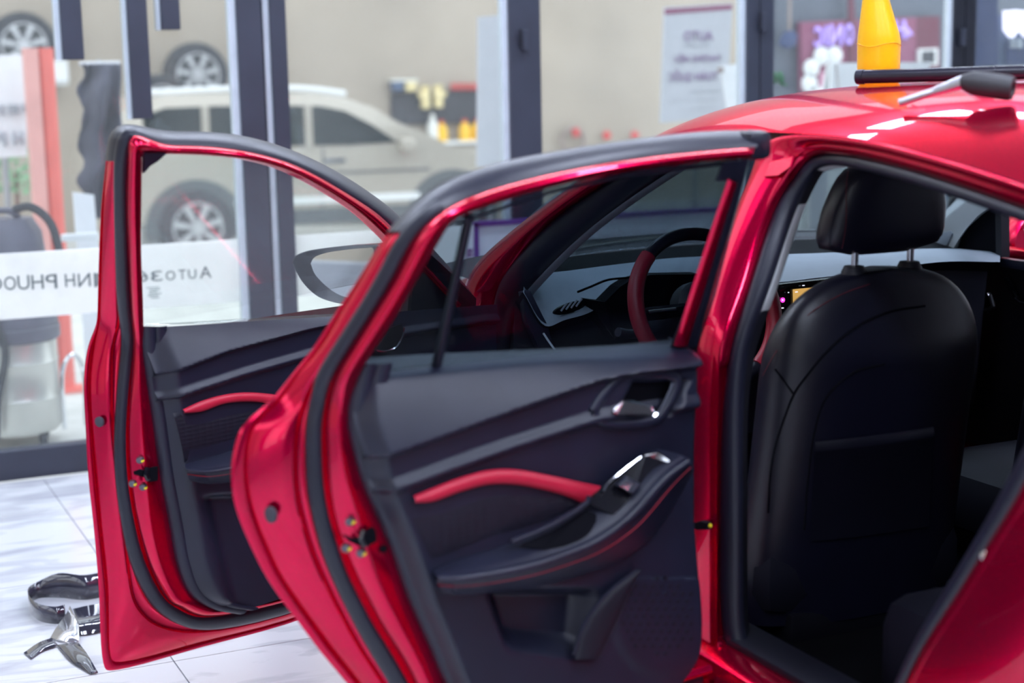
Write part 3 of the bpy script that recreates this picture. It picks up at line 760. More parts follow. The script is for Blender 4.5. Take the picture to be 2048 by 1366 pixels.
# ---------------- body shell: B-pillar, door opening, roof rail
def rail_side(pix, d, sub=5): return relax(catmull([hs(x, y, d if not isinstance(d, (list, tuple)) else d[i]) for i, (x, y) in enumerate(pix)], sub), 10)
brow = [1366, 1320, 1280, 1200, 1100, 1000, 900, 800, 700, 650, 560, 430, 384, 340]
def br(xs, tail): return list(zip(xs, brow))+tail
P0 = br([1370, 1374, 1378, 1384, 1386, 1387, 1388, 1389, 1393, 1404, 1425, 1468, 1486, 1506], [(1522, 282), (1598, 269), (1686, 275), (1760, 286), (1850, 309), (1950, 338), (2048, 370), (2150, 407), (2260, 450)])
P1 = br([1452, 1438, 1434, 1434, 1434, 1434, 1434, 1436, 1440, 1447, 1464, 1521, 1545, 1573], [(1594, 298), (1673, 287), (1739, 297), (1837, 322), (1934, 350), (2048, 391), (2150, 429), (2260, 472)][:0] + [(1592, 300), (1640, 288), (1690, 292), (1760, 304), (1850, 328), (1950, 357), (2048, 391), (2150, 429), (2260, 472)])
P2 = br([1494, 1466, 1448, 1441, 1440, 1441, 1443, 1447, 1460, 1476, 1505, 1545, 1569, 1600], [(1622, 314), (1655, 304), (1700, 308), (1762, 321), (1850, 345), (1950, 378), (2048, 413), (2150, 451), (2260, 494)])
P3 = br([1530, 1506, 1491, 1486, 1486, 1486, 1486, 1487, 1496, 1512, 1546, 1587, 1609, 1633], [(1645, 334), (1672, 326), (1712, 331), (1766, 344), (1845, 366), (1945, 400), (2048, 437), (2150, 475), (2260, 518)])
P4 = [(x+(15 if i > 7 else 9), y+(6 if i > 13 else 0)) for i, (x, y) in enumerate(P3)]
n = len(P0)
r0 = rail_side(P0, [0.012]*14+[0.0]*(n-14)); r1 = rail_side(P1, [0.02]*14+[0.018]*(n-14)); r2 = rail_side(P2, 0.05); r3 = rail_side(P3, 0.075); r4 = rail_side(P4, 0.105)
RB = Vector((-1, -0.6, 0.2))
frame = obj('body_frame', loft([r0, r1, r2], [0.005, 0.007], RB), 'red_paint', car, sharp=50); frame['label'] = 'red centre pillar and roof rail round the open doorway'
seal = obj('doorway_seal', loft([r2, r3], [0.016], RB, seg=8), 'rubber', car, sharp=80)
iu = 8*5
obj('pillar_trim', loft([r3[iu:], r4[iu:]], [0.003], RB), 'trim_grey', car, sharp=80)
r5 = [p+Vector((0.022, 0.055, 0)) for p in r4]
obj('inner_pillar_lining', loft([r3, r4, r5], None), 'trim_dark', car)
# raised stamping and check strap on the pillar
def on_side(pts, d, vec, name, m, bevel=0.0, parent=None):
    return obj(name, prism([hs(x, y, d) for x, y in pts], Vector(vec), bevel=bevel), m, parent or car, smooth=False)
on_side([(1545, 322), (1592, 312), (1586, 334), (1560, 352), (1532, 354)], 0.012, (-0.006, 0, 0), 'pillar_stamping', 'red_paint', 0.002, frame)
ck = on_side([(1392, 1046), (1412, 1040), (1424, 1044), (1424, 1058), (1410, 1058), (1392, 1056)], 0.0, (-0.014, 0, 0), 'check_strap', 'hex_dark', 0.002, frame)
obj('paint_mark', lathe(hs(1421, 1051, -0.018), [(0, .004), (.0035, .003), (.004, 0)], (-1, -.5, 0), 10), 'brass_yellow', ck)
# outer half of the front doorway: A-pillar
Q0 = [(1335, 274), (1255, 303), (1166, 362), (1081, 422), (1015, 474), (944, 541), (925, 610), (918, 708)]
Q1 = [(1350, 282), (1276, 308), (1180, 367), (1094, 431), (1026, 486), (954, 554), (938, 614), (932, 712)]
Q2 = [(1400, 288), (1332, 306), (1239, 350), (1130, 417), (1070, 477), (1000, 560), (986, 614), (983, 712)]
Q3 = [(1424, 298), (1390, 314), (1322, 354), (1217, 427), (1142, 489), (1060, 574), (1032, 614), (1018, 712)]
Q4 = [(1434, 304), (1400, 322), (1334, 362), (1228, 435), (1154, 497), (1072, 582), (1044, 622), (1026, 712)]
q = [rail_side(Q, d, 6) for Q, d in ((Q0, 0.05), (Q1, 0.0), (Q2, 0.03), (Q3, 0.075), (Q4, 0.10))]
obj('windscreen_pillar', loft(q[:3], [0.012, 0.008], RB), 'red_paint', car, sharp=60)
obj('front_doorway_seal', loft(q[2:4], [0.012], RB, seg=8), 'rubber', car, sharp=80)
obj('front_pillar_trim', loft(q[3:5], [0.003], RB), 'dash_grey', car)
obj('front_pillar_lining', loft([q[3], [p+Vector((0.03, 0.08, 0)) for p in q[4]]], None), 'trim_dark', car)
# roof panel
gut = r0[14*5:]
Afront = hs(1350, 240, 0.05)
GF = catmull([hs(1215, 326, 0.0), hs(1290, 287, 0.0), hs(1369, 268, 0.0), hs(1440, 262, 0.0), hs(1522, 264, 0.0), hs(1598, 267, 0.0), hs(1686, 273, 0.0), hs(1760, 284, 0.0), hs(1850, 307, 0.0), hs(1950, 336, 0.0), hs(2048, 368, 0.0), hs(2150, 405, 0.0), hs(2260, 448, 0.0)], 6)
ygs = [p.y for p in GF][::-1]; zgs = [p.z for p in GF][::-1]; xgs = [p.x for p in GF][::-1]
YF, YR = GF[0].y, GF[-1].y
def roof_z(x, y):
    yy = min(max(y, YR), YF); zg = float(np.interp(yy, ygs, zgs)); xg = float(np.interp(yy, ygs, xgs))
    t = min(1, abs(x/xg)); crown = 0.088*(1-t**4.2)
    front = max(0.0, y-(YF-0.25)); back_ = max(0, -0.75-y)
    return zg+crown-0.10*front**2/0.35*(1-t) - 0.0*back_
def roof_fn(u, v):
    y = YF+(YR-YF)*v
    xg = float(np.interp(max(y, YR), ygs, xgs)); x = xg*(1-2*u)
    bow = 0.20*(1-abs(x/xg)**4)*(1-v)**4
    return Vector((x, y+bow, roof_z(x, y+bow) if y+bow < YF else roof_z(x, YF)-0.10*(y+bow-YF)-0.02*(y+bow-YF)))
roof = obj('roof_panel', grid(roof_fn, 60, 60), 'red_paint', car, sharp=60); roof['label'] = 'glossy red roof'
bm = grid(lambda u, v: roof_fn(u*0.97+0.015, 0.02+v*0.96)-Vector((0, 0, 0.045)), 30, 30)
obj('headliner', bm, 'trim_grey', car)
# windscreen and bonnet
cowlL = hs(944, 541, 0.05)
def ws(u, v):
    a = roof_fn(u, 0.0); x = cowlL.x*(1-2*u)*0.98
    b = Vector((x, cowlL.y+0.26*(1-(x/cowlL.x)**2), cowlL.z-0.02*(x/cowlL.x)**2+0.0))
    return a.lerp(b, v)+Vector((0, 0.4, 0.9)).normalized()*0.03*math.sin(math.pi*v)
g = obj('windscreen', grid(ws, 24, 16), 'glass_screen', car); solid(g, 0.005)
bm = grid(lambda u, v: Vector((ws(u, 1).x*(1+0.06*v), ws(u, 1).y-0.02+0.22*v, ws(u, 1).z-0.012+0.022*v)), 24, 3)
obj('cowl_panel', bm, 'trim_dark', car)
def bonnet(u, v):
    e = ws(u, 1); t = (1-2*u)
    return Vector((e.x*(1.06-0.06*v*v), e.y+0.14+(2.28-e.y-0.14-0.18*t*t)*v, e.z-0.03-0.05*v-0.16*v**3-0.05*abs(t)**3))
obj('bonnet', grid(bonnet, 24, 16), 'red_paint', car)
def nose(u, v):
    e = bonnet(u, 1); return Vector((e.x, e.y+0.10*math.sin(math.pi*v*0.8), e.z*(1-v)+0.2*v))
obj('front_bumper', grid(nose, 24, 10), 'red_paint', car)
for sx, nm in ((-1, 'left'), (1, 'right')):
    def fender(u, v, sx=sx):
        y = 1.12+(2.15-1.12)*u; e = bonnet(0.0 if sx < 0 else 1.0, min(1, max(0, (y-1.4)/0.8)))
        z1 = e.z if y > 1.35 else cowlL.z-0.05
        arch = 0.22+math.sqrt(max(0, 0.37**2-(y-1.62)**2))*1.0 if abs(y-1.62) < 0.37 else 0.22
        z0 = max(0.22, arch+0.1 if abs(y-1.62) < 0.37 else 0.22)
        z = z1+(z0-z1)*v
        return Vector((sx*(0.83+0.05*math.sin(math.pi*min(1, v*1.2))), y, z))
    obj('front_fender', grid(fender, 30, 12), 'red_paint', car)
# lower structure: sills, floor pan, right side
for sx in (-1, 1):
    obj('sill', box((sx*0.80, 0.18, 0.315), (0.14, 2.3, 0.17), bevel=0.03), 'red_paint', car)
sl = obj('sill_plate', box((-0.755, -0.2, 0.405), (0.09, 1.2, 0.02), bevel=0.006), 'trim_dark', car)
obj('floor_pan', box((0, 0.1, 0.30), (1.46, 2.9, 0.06)), 'carpet', car, smooth=False)
obj('firewall', box((0, 1.20, 0.62), (1.5, 0.06, 0.72)), 'trim_dark', car, smooth=False)
obj('rear_bulkhead', box((0, -1.35, 0.70), (1.45, 0.08, 0.8)), 'trim_dark', car, smooth=False)
# rear quarter with the sloping back edge of the doorway
U0 = [(2190, 800), (2110, 915), (2048, 1012), (1996, 1090), (1915, 1221), (1863, 1296), (1827, 1366), (1795, 1440), (1770, 1520)]
U1 = [(2150, 790), (2085, 900), (2034, 1000), (1981, 1084), (1902, 1212), (1848, 1292), (1812, 1366), (1780, 1440), (1755, 1520)]
U2 = [(2120, 780), (2060, 885), (2010, 985), (1962, 1072), (1882, 1204), (1836, 1286), (1800, 1366), (1766, 1440), (1740, 1520)]
u0 = rail_side(U0, 0.0, 6); u1 = rail_side(U1, 0.03, 6); u2 = rail_side(U2, 0.05, 6)
def quarter(u, v):
    p = u0[int(round(v*(len(u0)-1)))]; e = Vector((-0.80, -2.1, p.z*0.9+0.12)); P = p.lerp(e, u); P.x -= 0.035*math.sin(math.pi*min(1, u*2.2))*0.8; return P
quart = obj('rear_quarter_panel', grid(quarter, 24, len(u0)-1), 'red_paint', car, sharp=60)
loft([u0, u1], [0.006], RB)
obj('quarter_flange', loft([u0, u1], [0.006], RB), 'red_paint', car)
obj('quarter_seal', loft([u1, u2], [0.012], RB, seg=8), 'rubber', car)
stk = hs(1978, 1112, 0.02); sb = obj('door_striker', lathe(stk, [(0, .016), (.008, .014), (.010, .006), (.006, .003), (.006, -.01)], (-1, -.5, .2), 14), 'chrome', car)
def upper_q(u, v):
    g_ = GF[-1].lerp(Vector((-0.64, -1.72, 1.04)), v); a = u0[0].lerp(Vector((-0.80, -2.1, u0[0].z*0.9+0.12)), v); return g_.lerp(a, u)+Vector((-0.02*math.sin(math.pi*u), 0, 0))
obj('rear_pillar', grid(upper_q, 6, 8), 'red_paint', car)
obj('rear_pillar', grid(lambda u, v: Vector((-upper_q(u, v).x, upper_q(u, v).y, upper_q(u, v).z)), 6, 8), 'red_paint', car)
g = obj('rear_window', grid(lambda u, v: roof_fn(u, 1.0).lerp(Vector((-0.64+1.28*u, -1.72, 1.04)), v)+Vector((0, 0, 0.02*math.sin(math.pi*v))), 12, 8), 'glass_tint', car); solid(g, 0.005)
obj('rear_corner_seal', loft([catmull([r2[-1], r2[-1].lerp(u1[0], .5)+Vector((0, -.02, 0)), u1[0]], 6), catmull([r3[-1], r3[-1].lerp(u2[0], .5)+Vector((0, -.01, 0)), u2[0]], 6)], [0.012], RB, seg=8), 'rubber', car)
obj('boot', box((0, -1.95, 0.72), (1.62, 0.7, 0.66), bevel=0.12), 'red_paint', car)
# right hand side seen across the cabin
rd = obj('closed_door_trim', box((0.80, 0.30, 0.66), (0.06, 2.0, 0.60), bevel=0.02), 'trim_dark', car)
obj('door_skin', box((0.855, 0.25, 0.64), (0.05, 2.2, 0.70), bevel=0.02), 'red_paint', rd)
def hxp(pts, X): return [hx(x, y, X) for x, y in pts]
obj('belt_trim', prism(hxp([(1901, 506), (1960, 512), (2048, 523), (2130, 534), (2130, 552), (2048, 541), (1960, 527), (1901, 518)], 0.745), (0.03, 0, 0), bevel=0.004), 'trim_black', rd)
pts = [(1854, 503), (1862, 470), (1874, 438), (1918, 391), (1950, 360), (2010, 350), (2030, 385), (1982, 412), (1955, 432), (1930, 455), (1914, 478), (1905, 507)]
obj('windscreen_pillar_trim', prism(hxp(pts, 0.72), (0.04, 0.02, 0), bevel=0.006), 'trim_grey', car)
obj('tweeter_cover', prism(hxp([(1870, 492), (1880, 466), (1900, 462), (1904, 468), (1894, 490), (1880, 496)], 0.715), (0.006, 0, 0), bevel=0.002), 'dash_grey', car)
obj('sail_panel', prism(hxp([(1906, 508), (1914, 480), (1932, 456), (1956, 434), (1990, 412), (1996, 414), (1998, 512)], 0.745), (0.03, 0, 0)), 'hex_dark', rd, smooth=False)
obj('window_post', prism(hxp([(1990, 405), (2002, 405), (2003, 515), (1992, 514)], 0.74), (0.03, 0, 0)), 'trim_dark', rd, smooth=False)
obj('roof_rail_trim', tube([(0.62, -1.2, 1.36), (0.63, -0.2, 1.40), (0.65, 0.5, 1.36), (0.70, 0.95, 1.20)], 0.035, 8), 'trim_grey', car)
obj('centre_pillar', tube([(0.66, -0.02, 1.38), (0.76, 0.0, 1.0), (0.78, 0.0, 0.5)], 0.045, 8), 'trim_dark', car)
hp = [(1990, 560), (2008, 556), (2060, 560), (2060, 600), (2030, 610), (2008, 600)]
hfar = obj('door_handle', prism(hxp([(2012, 556), (2022, 554), (2042, 596), (2060, 604), (2060, 612), (2034, 600)], 0.76), (-0.01, 0, 0), bevel=0.002), 'gloss_black', rd)
obj('chrome_edge', tube([hx(x, y, 0.745) for x, y in ((2030, 596), (2040, 604), (2056, 608))], 0.003, 6), 'chrome', hfar)
cx_ = hx(1972, 600, 0.70); obj('grab_cup', prism(hxp([(1962, 624), (1974, 585), (1983, 606), (1984, 618)], 0.70), (0.02, 0, 0), bevel=0.003), 'chrome', rd)
obj('grab_cup_rim', tube([hx(x, y, 0.69) for x, y in ((1958, 622), (1975, 622), (1986, 612), (1980, 590))], 0.006, 6), 'trim_dark', rd)
# far mirror
mc = hx(2050, 462, 1.0)
fm = obj('side_mirror', lathe(mc, [(0, -.07), (.06, -.06), (.10, -.02), (.105, .03), (.10, .05), (0, .052)], (0, -1, 0), 24, scale=(1.0, 0.62)), 'red_paint', car)
obj('mirror_stripe', tube([mc+Vector((-0.06, -0.062, 0.012)), mc+Vector((0.06, -0.062, 0.012))], 0.003, 6), 'chrome', fm)
obj('mirror_foot', tube([mc+Vector((-0.01, 0, -0.05)), (0.87, mc.y+0.02, 0.97)], 0.03, 8), 'trim_dark', fm)
# wheels
def wheel(cx, cy, cz, r, name, parent, sx=-1, w=0.2):
    ax = Vector((sx, 0, 0)); c = Vector((cx, cy, cz))
    t = obj(name, lathe(c, [(r*.66, -w/2), (r*.93, -w/2), (r, -w*.35), (r, w*.35), (r*.93, w/2), (r*.68, w/2), (r*.66, w*.4)], ax, 32), 'tyre', parent)
    bm = lathe(c, [(0, w*.36), (r*.16, w*.36), (r*.18, w*.30)], ax, 16)
    lathe(c, [(r*.60, w*.28), (r*.66, w*.46), (r*.68, w*.46), (r*.67, -w*.3)], ax, 32, bm)
    for k in range(5):
        for dd in (-0.16, 0.16):
            a = k*2*math.pi/5+dd; d_ = ax.orthogonal().normalized(); d2 = ax.cross(d_)
            u_ = d_*math.cos(a)+d2*math.sin(a); v_ = -d_*math.sin(a)+d2*math.cos(a)
            prism([c+ax*w*.30+u_*r*.12-v_*r*.05, c+ax*w*.34+u_*r*.64-v_*r*.045, c+ax*w*.34+u_*r*.64+v_*r*.045, c+ax*w*.30+u_*r*.12+v_*r*.05], -ax*0.03, bm)
    obj('rim', bm, 'alloy', t, sharp=40)
    obj('brake_drum', lathe(c, [(0, w*.05), (r*.55, w*.05), (r*.6, -w*.2)], ax, 24), 'hex_dark', t)
    return t
for sx in (-1, 1):
    for yy in (1.62, -1.30): wheel(sx*0.76, yy, 0.325, 0.325, 'wheel', car, sx)

# ---------------- seats
def make_seat(cx, y0, name, label):
    def W(z):
        top = 1.112
        if z > 0.86:
            t = (z-0.86)/(top-0.86); return 0.262*max(0.0, 1-t**2.9)**(1/2.4)
        return 0.262+0.012*(0.86-z)
    def yc(z): return y0+0.105+(1.08-z)*0.16
    def yback(x, z):
        w = max(0.02, W(z)); t = min(0.999, abs((x-cx)/w)); k = 0.105*min(1.0, 0.35+(1.112-z)*4)
        return yc(z)-k*(1-t**2.3)**(1/2.3)
    bm = bmesh.new(); rings = []; zs = list(np.linspace(0.36, 0.86, 14))+list(0.86+0.252*np.sin(np.linspace(0.08, 1, 16)*math.pi/2))
    for z in zs:
        w = max(0.012, W(z)); k = 0.105*min(1.0, 0.35+(1.112-z)*4); ring = []
        for j in range(40):
            a = 2*math.pi*j/40; ca, sa = math.cos(a), math.sin(a)
            ring.append(bm.verts.new((cx+w*math.copysign(abs(ca)**(2/2.3), ca), yc(z)+k*math.copysign(abs(sa)**(2/2.3), sa), z)))
        rings.append(ring)
    for A, B in zip(rings, rings[1:]):
        for j in range(40): bm.faces.new((A[j], A[(j+1) % 40], B[(j+1) % 40], B[j]))
    bm.faces.new(rings[0][::-1]); bm.faces.new(rings[-1])
    seat = obj(name, bm, 'seat_leather', car, sharp=70); seat['label'] = label
    # cushion
    obj('seat_cushion', box((cx, y0+0.38, 0.46), (0.52, 0.52, 0.16), bevel=0.05), 'seat_dark', seat)
    obj('seat_rail', box((cx, y0+0.35, 0.355), (0.40, 0.46, 0.07), bevel=0.01), 'hex_dark', seat)
    # head restraint
    bm = bmesh.new(); rr = []
    for k in range(13):
        v = -1+2*k/12; hz_ = 1.237+0.095*v; ww = (0.142-0.020*max(0, v)-0.014*v)*(1-abs(v)**5)**(1/5.0) if abs(v) < 1 else 0.07
        ww = max(ww, 0.075); dep = 0.05*(1-abs(v)**4)**0.25 if abs(v) < 1 else 0.02; dep = max(dep, 0.015)
        ring = []
        for j in range(32):
            a = 2*math.pi*j/32; ca, sa = math.cos(a), math.sin(a)
            ring.append(bm.verts.new((cx+ww*math.copysign(abs(ca)**0.62, ca), y0+0.095+dep*math.copysign(abs(sa)**0.62, sa)-0.02*v, hz_)))
        rr.append(ring)
    for A, B in zip(rr, rr[1:]):
        for j in range(32): bm.faces.new((A[j], A[(j+1) % 32], B[(j+1) % 32], B[j]))
    bm.faces.new(rr[0][::-1]); bm.faces.new(rr[-1])
    hr = obj('headrest', bm, 'seat_leather', seat, sharp=70)
    for dx in (-0.07, 0.07):
        obj('headrest_post', tube([(cx+dx, y0+0.10, 1.08), (cx+dx, y0+0.095, 1.19)], 0.0075, 10), 'chrome', seat)
        obj('post_collar', lathe((cx+dx, y0+0.10, 1.098), [(0, .022), (.020, .022), (.026, .010), (.026, -.02)], (0, 0, 1), 16), 'trim_dark', seat)
    obj('stitching', tube([(cx-0.126+0.004*math.sin(k*.5), y0+0.055-0.02*v*0.5, 1.24+0.078*v) for k, v in enumerate(np.linspace(-1, 1, 12))], 0.0007, 5), 'stitch_dark', hr)
    return seat, yback
def on_seat(px, py, yb, off=0.002):
    Y = 0.1
    for _ in range(12):
        p = hy(px, py, Y); Y = yb(p.x, p.z)-off
    return hy(px, py, Y)
SX, SY = -0.375, 0.0
dseat, YB = make_seat(SX, SY, 'driver_seat', 'black leather driver seat with red stitching')
for nm, pts, r_, m_ in (('stitching', [(1525, 752), (1545, 715), (1575, 672), (1620, 627), (1680, 590), (1740, 568)], 0.0009, 'stitch_dark'),
                  ('panel_seam', [(1536, 1025), (1541, 946), (1551, 890), (1571, 830), (1590, 785), (1617, 748), (1652, 705), (1709, 656), (1775, 625), (1850, 612)], 0.0024, 'hex_dark'),
                  ('bolster_seam', [(1550, 738), (1570, 765), (1588, 790)], 0.002, 'hex_dark'),
                  ('pocket_seam', [(1608, 1060), (1616, 960), (1626, 880), (1643, 814), (1663, 781), (1709, 744), (1770, 728)], 0.002, 'hex_dark')):
    obj(nm, tube(catmull([on_seat(x, y, YB) for x, y in pts], 5), r_, 6), m_, dseat)
pk = [(1629, 883), (1700, 876), (1780, 866), (1866, 853)]
bm = loft([catmull([on_seat(x, y, YB, 0.004) for x, y in pk], 5), catmull([on_seat(x, y+24, YB, 0.012) for x, y in pk], 5), catmull([on_seat(x-8, y+200, YB, 0.006) for x, y in pk], 5)], [0.004, 0.0], Vector((0, -1, 0)))
obj('map_pocket', bm, 'seat_side', dseat)
ps, _yb2 = make_seat(0.40, 0.05, 'passenger_seat', 'black leather passenger seat behind the driver seat')
# rear bench
obj('rear_seat_cushion', box((0.0, -0.64, 0.46), (1.36, 0.74, 0.25), bevel=0.07), 'seat_dark', car)
obj('rear_seat_back', box((0.0, -1.12, 0.82), (1.34, 0.16, 0.62), bevel=0.06, rot=Matrix.Rotation(math.radians(18), 3, 'X')), 'seat_leather', car)
# ---------------- dashboard and steering wheel
dA = [(1052, 562), (1080, 549), (1140, 541), (1200, 533), (1265, 525), (1333, 517), (1450, 511), (1545, 509), (1640, 506), (1750, 501), (1880, 497), (2000, 500)]
dC = [(1046, 584), (1091, 652), (1130, 640), (1177, 626), (1205, 608), (1240, 574), (1400, 560), (1545, 565), (1640, 555), (1720, 547), (1880, 524), (2000, 524)]
ra = catmull([hy(x, y, 1.17) for x, y in dA], 6); rc = catmull([hy(x, y, 0.93) for x, y in dC], 6)
rb = [a.lerp(c, 0.5)+Vector((0, 0, 0.012)) for a, c in zip(ra, rc)]
rd_ = [Vector((p.x, 0.98, p.z-0.03)) for p in rc]; re_ = [Vector((p.x, 1.02, 0.55)) for p in rc]
dash = obj('dashboard', loft([ra, rb, rc], None), 'dash_grey', car, sharp=60); dash['label'] = 'grey topped dashboard with a black lower half'
obj('lower_dash', loft([rc, rd_, re_], None), 'trim_dark', dash)
obj('defrost_strip', loft([ra, [Vector((p.x, ws(min(1, max(0, (1-p.x/cowlL.x)/2)), 1).y-0.01, cowlL.z-0.006)) for p in ra]], None), 'hex_dark', dash)
def dpt(px, py, y): return hy(px, py, y)
vent = obj('air_vent', prism([dpt(1138+34*math.cos(a)-4*math.sin(a), 615+11*math.sin(a)-9*math.cos(a), 0.955) for a in np.linspace(0, 2*math.pi, 20, endpoint=False)], (0, -0.008, 0), bevel=0.002), 'gloss_black', dash)
for k in range(4):
    obj('vent_slat', tube([dpt(1122+k*10, 622-k*3, 0.942), dpt(1134+k*10, 606-k*3, 0.942)], 0.0025, 6), 'dash_grey', vent)
obj('dash_seam', tube(catmull([dpt(x, y, 0.945) for x, y in ((1155, 584), (1180, 574), (1215, 560), (1250, 556), (1290, 552))], 6), 0.003, 6), 'hex_dark', dash)
hood_ = [dpt(1180, 600, .92), dpt(1210, 604, .9), dpt(1240, 574, .9), dpt(1262, 560, .92), dpt(1300, 550, .92), dpt(1400, 548, .92), dpt(1400, 640, .92), dpt(1230, 680, .92), dpt(1200, 640, .92)]
obj('instrument_hood', prism(hood_, (0, 0.05, 0)), 'hex_dark', dash, smooth=False)
obj('side_trim', prism([dpt(1046, 586, .94), dpt(1062, 582, .94), dpt(1095, 650, .94), dpt(1112, 708, .94), dpt(1085, 712, .94), dpt(1052, 640, .94)], (0, 0.03, 0), bevel=0.003), 'trim_black', dash)
obj('side_chrome', tube([dpt(1086, 666, .92), dpt(1098, 684, .92), dpt(1111, 702, .92)], 0.003, 6), 'chrome', dash)
scr = obj('centre_screen', prism([dpt(1528, 572, .86), dpt(1700, 553, .86), dpt(1800, 543, .86), dpt(1800, 650, .86), dpt(1528, 690, .86)], (0, 0.02, 0), bevel=0.003), 'gloss_black', dash)
obj('map_tile', prism([dpt(1587, 579, .852), dpt(1640, 574, .852), dpt(1660, 572, .852), dpt(1660, 612, .852), dpt(1588, 616, .852)], (0, 0.004, 0)), 'screen_amber', scr, smooth=False)
obj('power_icon', lathe(dpt(1565, 600, .852), [(0, .002), (.0065, .002), (.0065, 0)], (0, -1, 0), 14), 'screen_pink', scr)
obj('icon_dot', lathe(dpt(1565, 600, .849), [(0, .002), (.002, .002), (.002, 0)], (0, -1, 0), 8), 'screen_white', scr)
for x, y, w_ in ((1550, 586, .008), (1577, 585, .003), (1565, 616, .007), (1607, 571, .006), (1593, 584, .007), (1553, 629, .004)):
    obj('screen_text', box(dpt(x, y, .850), (w_, 0.002, 0.0022)), 'screen_white', scr, smooth=False)
swc = hy(1412, 616, 0.60); tilt = math.radians(24)
swn = Vector((0, -math.cos(tilt), math.sin(tilt))); swu = Vector((0, math.sin(tilt), math.cos(tilt))); swr = Vector((1, 0, 0)); RW = 0.182
def arc(a0, a1, k=24, r=RW): return [swc+(swr*math.cos(a)+swu*math.sin(a))*r for a in np.linspace(math.radians(a0), math.radians(a1), k)]
sw_ = obj('steering_wheel', lathe(swc+swn*-0.02, [(0, .03), (.055, .028), (.07, .015), (.075, -.02), (.05, -.06)], swn, 24), 'trim_dark', car); sw_['label'] = 'red and black steering wheel'
obj('rim_top', tube(arc(48, 132), 0.0155, 12), 'seat_leather', sw_)
for a0, a1 in ((132, 236), (-56, 48)): obj('rim_grip', tube(arc(a0, a1), 0.019, 12), 'red_leather', sw_)
obj('rim_base', tube(arc(236, 304), 0.0155, 12), 'seat_leather', sw_)
for a in (180, 0): obj('spoke', tube([swc+swr*0.05*math.cos(math.radians(a)), swc+(swr*math.cos(math.radians(a)))*RW-swn*0.01], 0.016, 8), 'gloss_black', sw_)
obj('spoke_trim', tube([swc-swr*0.16+swn*0.012, swc-swr*0.09+swn*0.016], 0.004, 6), 'chrome', sw_)
obj('steering_column', tube([swc-swn*0.02, swc-swn*0.25], 0.05, 12), 'trim_dark', sw_)
obj('indicator_stalk', tube([dpt(1236, 664, .62), dpt(1256, 668, .63), dpt(1280, 668, .66)], 0.011, 10), 'trim_black', car)

# ================================================================== things lying on the roof
def on_roof(px, py):
    Z = 1.45
    for _ in range(30):
        p = hz(px, py, Z); Z = 0.5*Z+0.5*roof_z(max(-0.62, min(0.62, p.x)), p.y)
    return hz(px, py, Z)
_v = ray(1756, 184)
def roof_near(px, y_world):
    """roof point in the photo column px at a given distance ahead"""
    v = ray(px, 190); k = (y_world-CAM.y)/v.y; x = CAM.x+v.x*k
    return Vector((x, y_world, roof_z(x, y_world)))
def roof_at(px, py):
    best = None
    for k in range(160):
        p = roof_near(px, 0.10-k*0.005)
        e_ = abs(pj(p)[1]-py)
        if best is None or e_ < best[0]: best = (e_, p)
    return best[1]
bp = roof_near(1756, 0.36)
bt = thing('spray_bottle', bp, 'tall yellow spray bottle standing on the red car roof', 'bottle')
obj('bottle_body', lathe(bp, [(0, 0), (.042, 0), (.046, .008), (.047, .05), (.0475, .095), (.045, .112), (.040, .135), (.024, .21), (.019, .235), (.018, .25), (0, .25)], (0, 0, 1), 12), 'yellow_plastic', bt, sharp=30)
for v in bt.children[0].data.vertices:
    hgt = v.co.z-bp.z
    if hgt > 0.10: v.co -= VR*0.10*(hgt-0.10)
obj('body_groove', tube([bp+Vector((math.cos(a)*.0478, math.sin(a)*.0478, .088+.004*math.sin(3*a))) for a in np.linspace(0, 2*math.pi, 30)], 0.0006, 5, cap=False), 'yellow_bottle', bt)
hd = obj('spray_head', box(bp+Vector((0, -0.01, .275)), (.03, .075, .035), bevel=.008), 'white_plastic', bt)
obj('trigger', tube([bp+Vector((0, -.03, .262)), bp+Vector((0, -.045, .24)), bp+Vector((0, -.04, .215))], .005, 8), 'red_plastic', bt)
ta = roof_near(1718, 0.25); tb = roof_near(2075, -0.10); rt_ = 0.0145
up_ = Vector((0, 0, rt_+0.003)); mid = ta.lerp(tb, 0.5); lift = max(0, roof_z(mid.x, mid.y)-mid.z)
bt2 = thing('black_tube', ta.lerp(tb, .5), 'long black tube lying across the red car roof', 'tube')
tv = [ta+up_+Vector((0, 0, lift)), tb+up_+Vector((0, 0, lift))]
obj('tube_body', tube([tv[0].lerp(tv[1], k/8) for k in range(9)], rt_, 16), 'black_tube', bt2, sharp=50)
obj('end_cap', tube([tv[0]+(tv[0]-tv[1]).normalized()*0.004, tv[0].lerp(tv[1], .03)], rt_*1.08, 16), 'rubber', bt2, sharp=50)
obj('joint_ring', tube([tv[0].lerp(tv[1], .78), tv[0].lerp(tv[1], .785)], rt_*1.05, 16), 'rubber', bt2, sharp=50)
w2 = roof_at(2012, 208); sd = (VR*0.85-VD*0.5); sd.z = 0; sd.normalize()
def above(p, h): return Vector((p.x, p.y, roof_z(p.x, p.y)+h))
w2 = above(w2, .006); w1 = above(w2-sd*0.07, .006); w0 = above(w2-sd*0.19, .006)
tl = thing('film_squeegee', w1, 'scraper tool with thick black rubber grip on the red car roof', 'scraper')
zu = lambda p, h: p+Vector((0, 0, h))
obj('grip', lathe(zu(w2, .023), [(.010, -.0), (.013, .012), (.020, .012), (.0225, .004), (.0225, -.02), (.021, -.06), (.012, -.08), (0, -.08)], (w2-zu(w1, .012)).normalized(), 20), 'handle_rubber', tl)
gd = (w2-zu(w1, .012)).normalized(); gend = zu(w2, .023)-gd*0.075
obj('shank', tube([gend, gend.lerp(zu(w0, .012), .45)], .011, 10, rs=[.013, .008]), 'steel', tl)
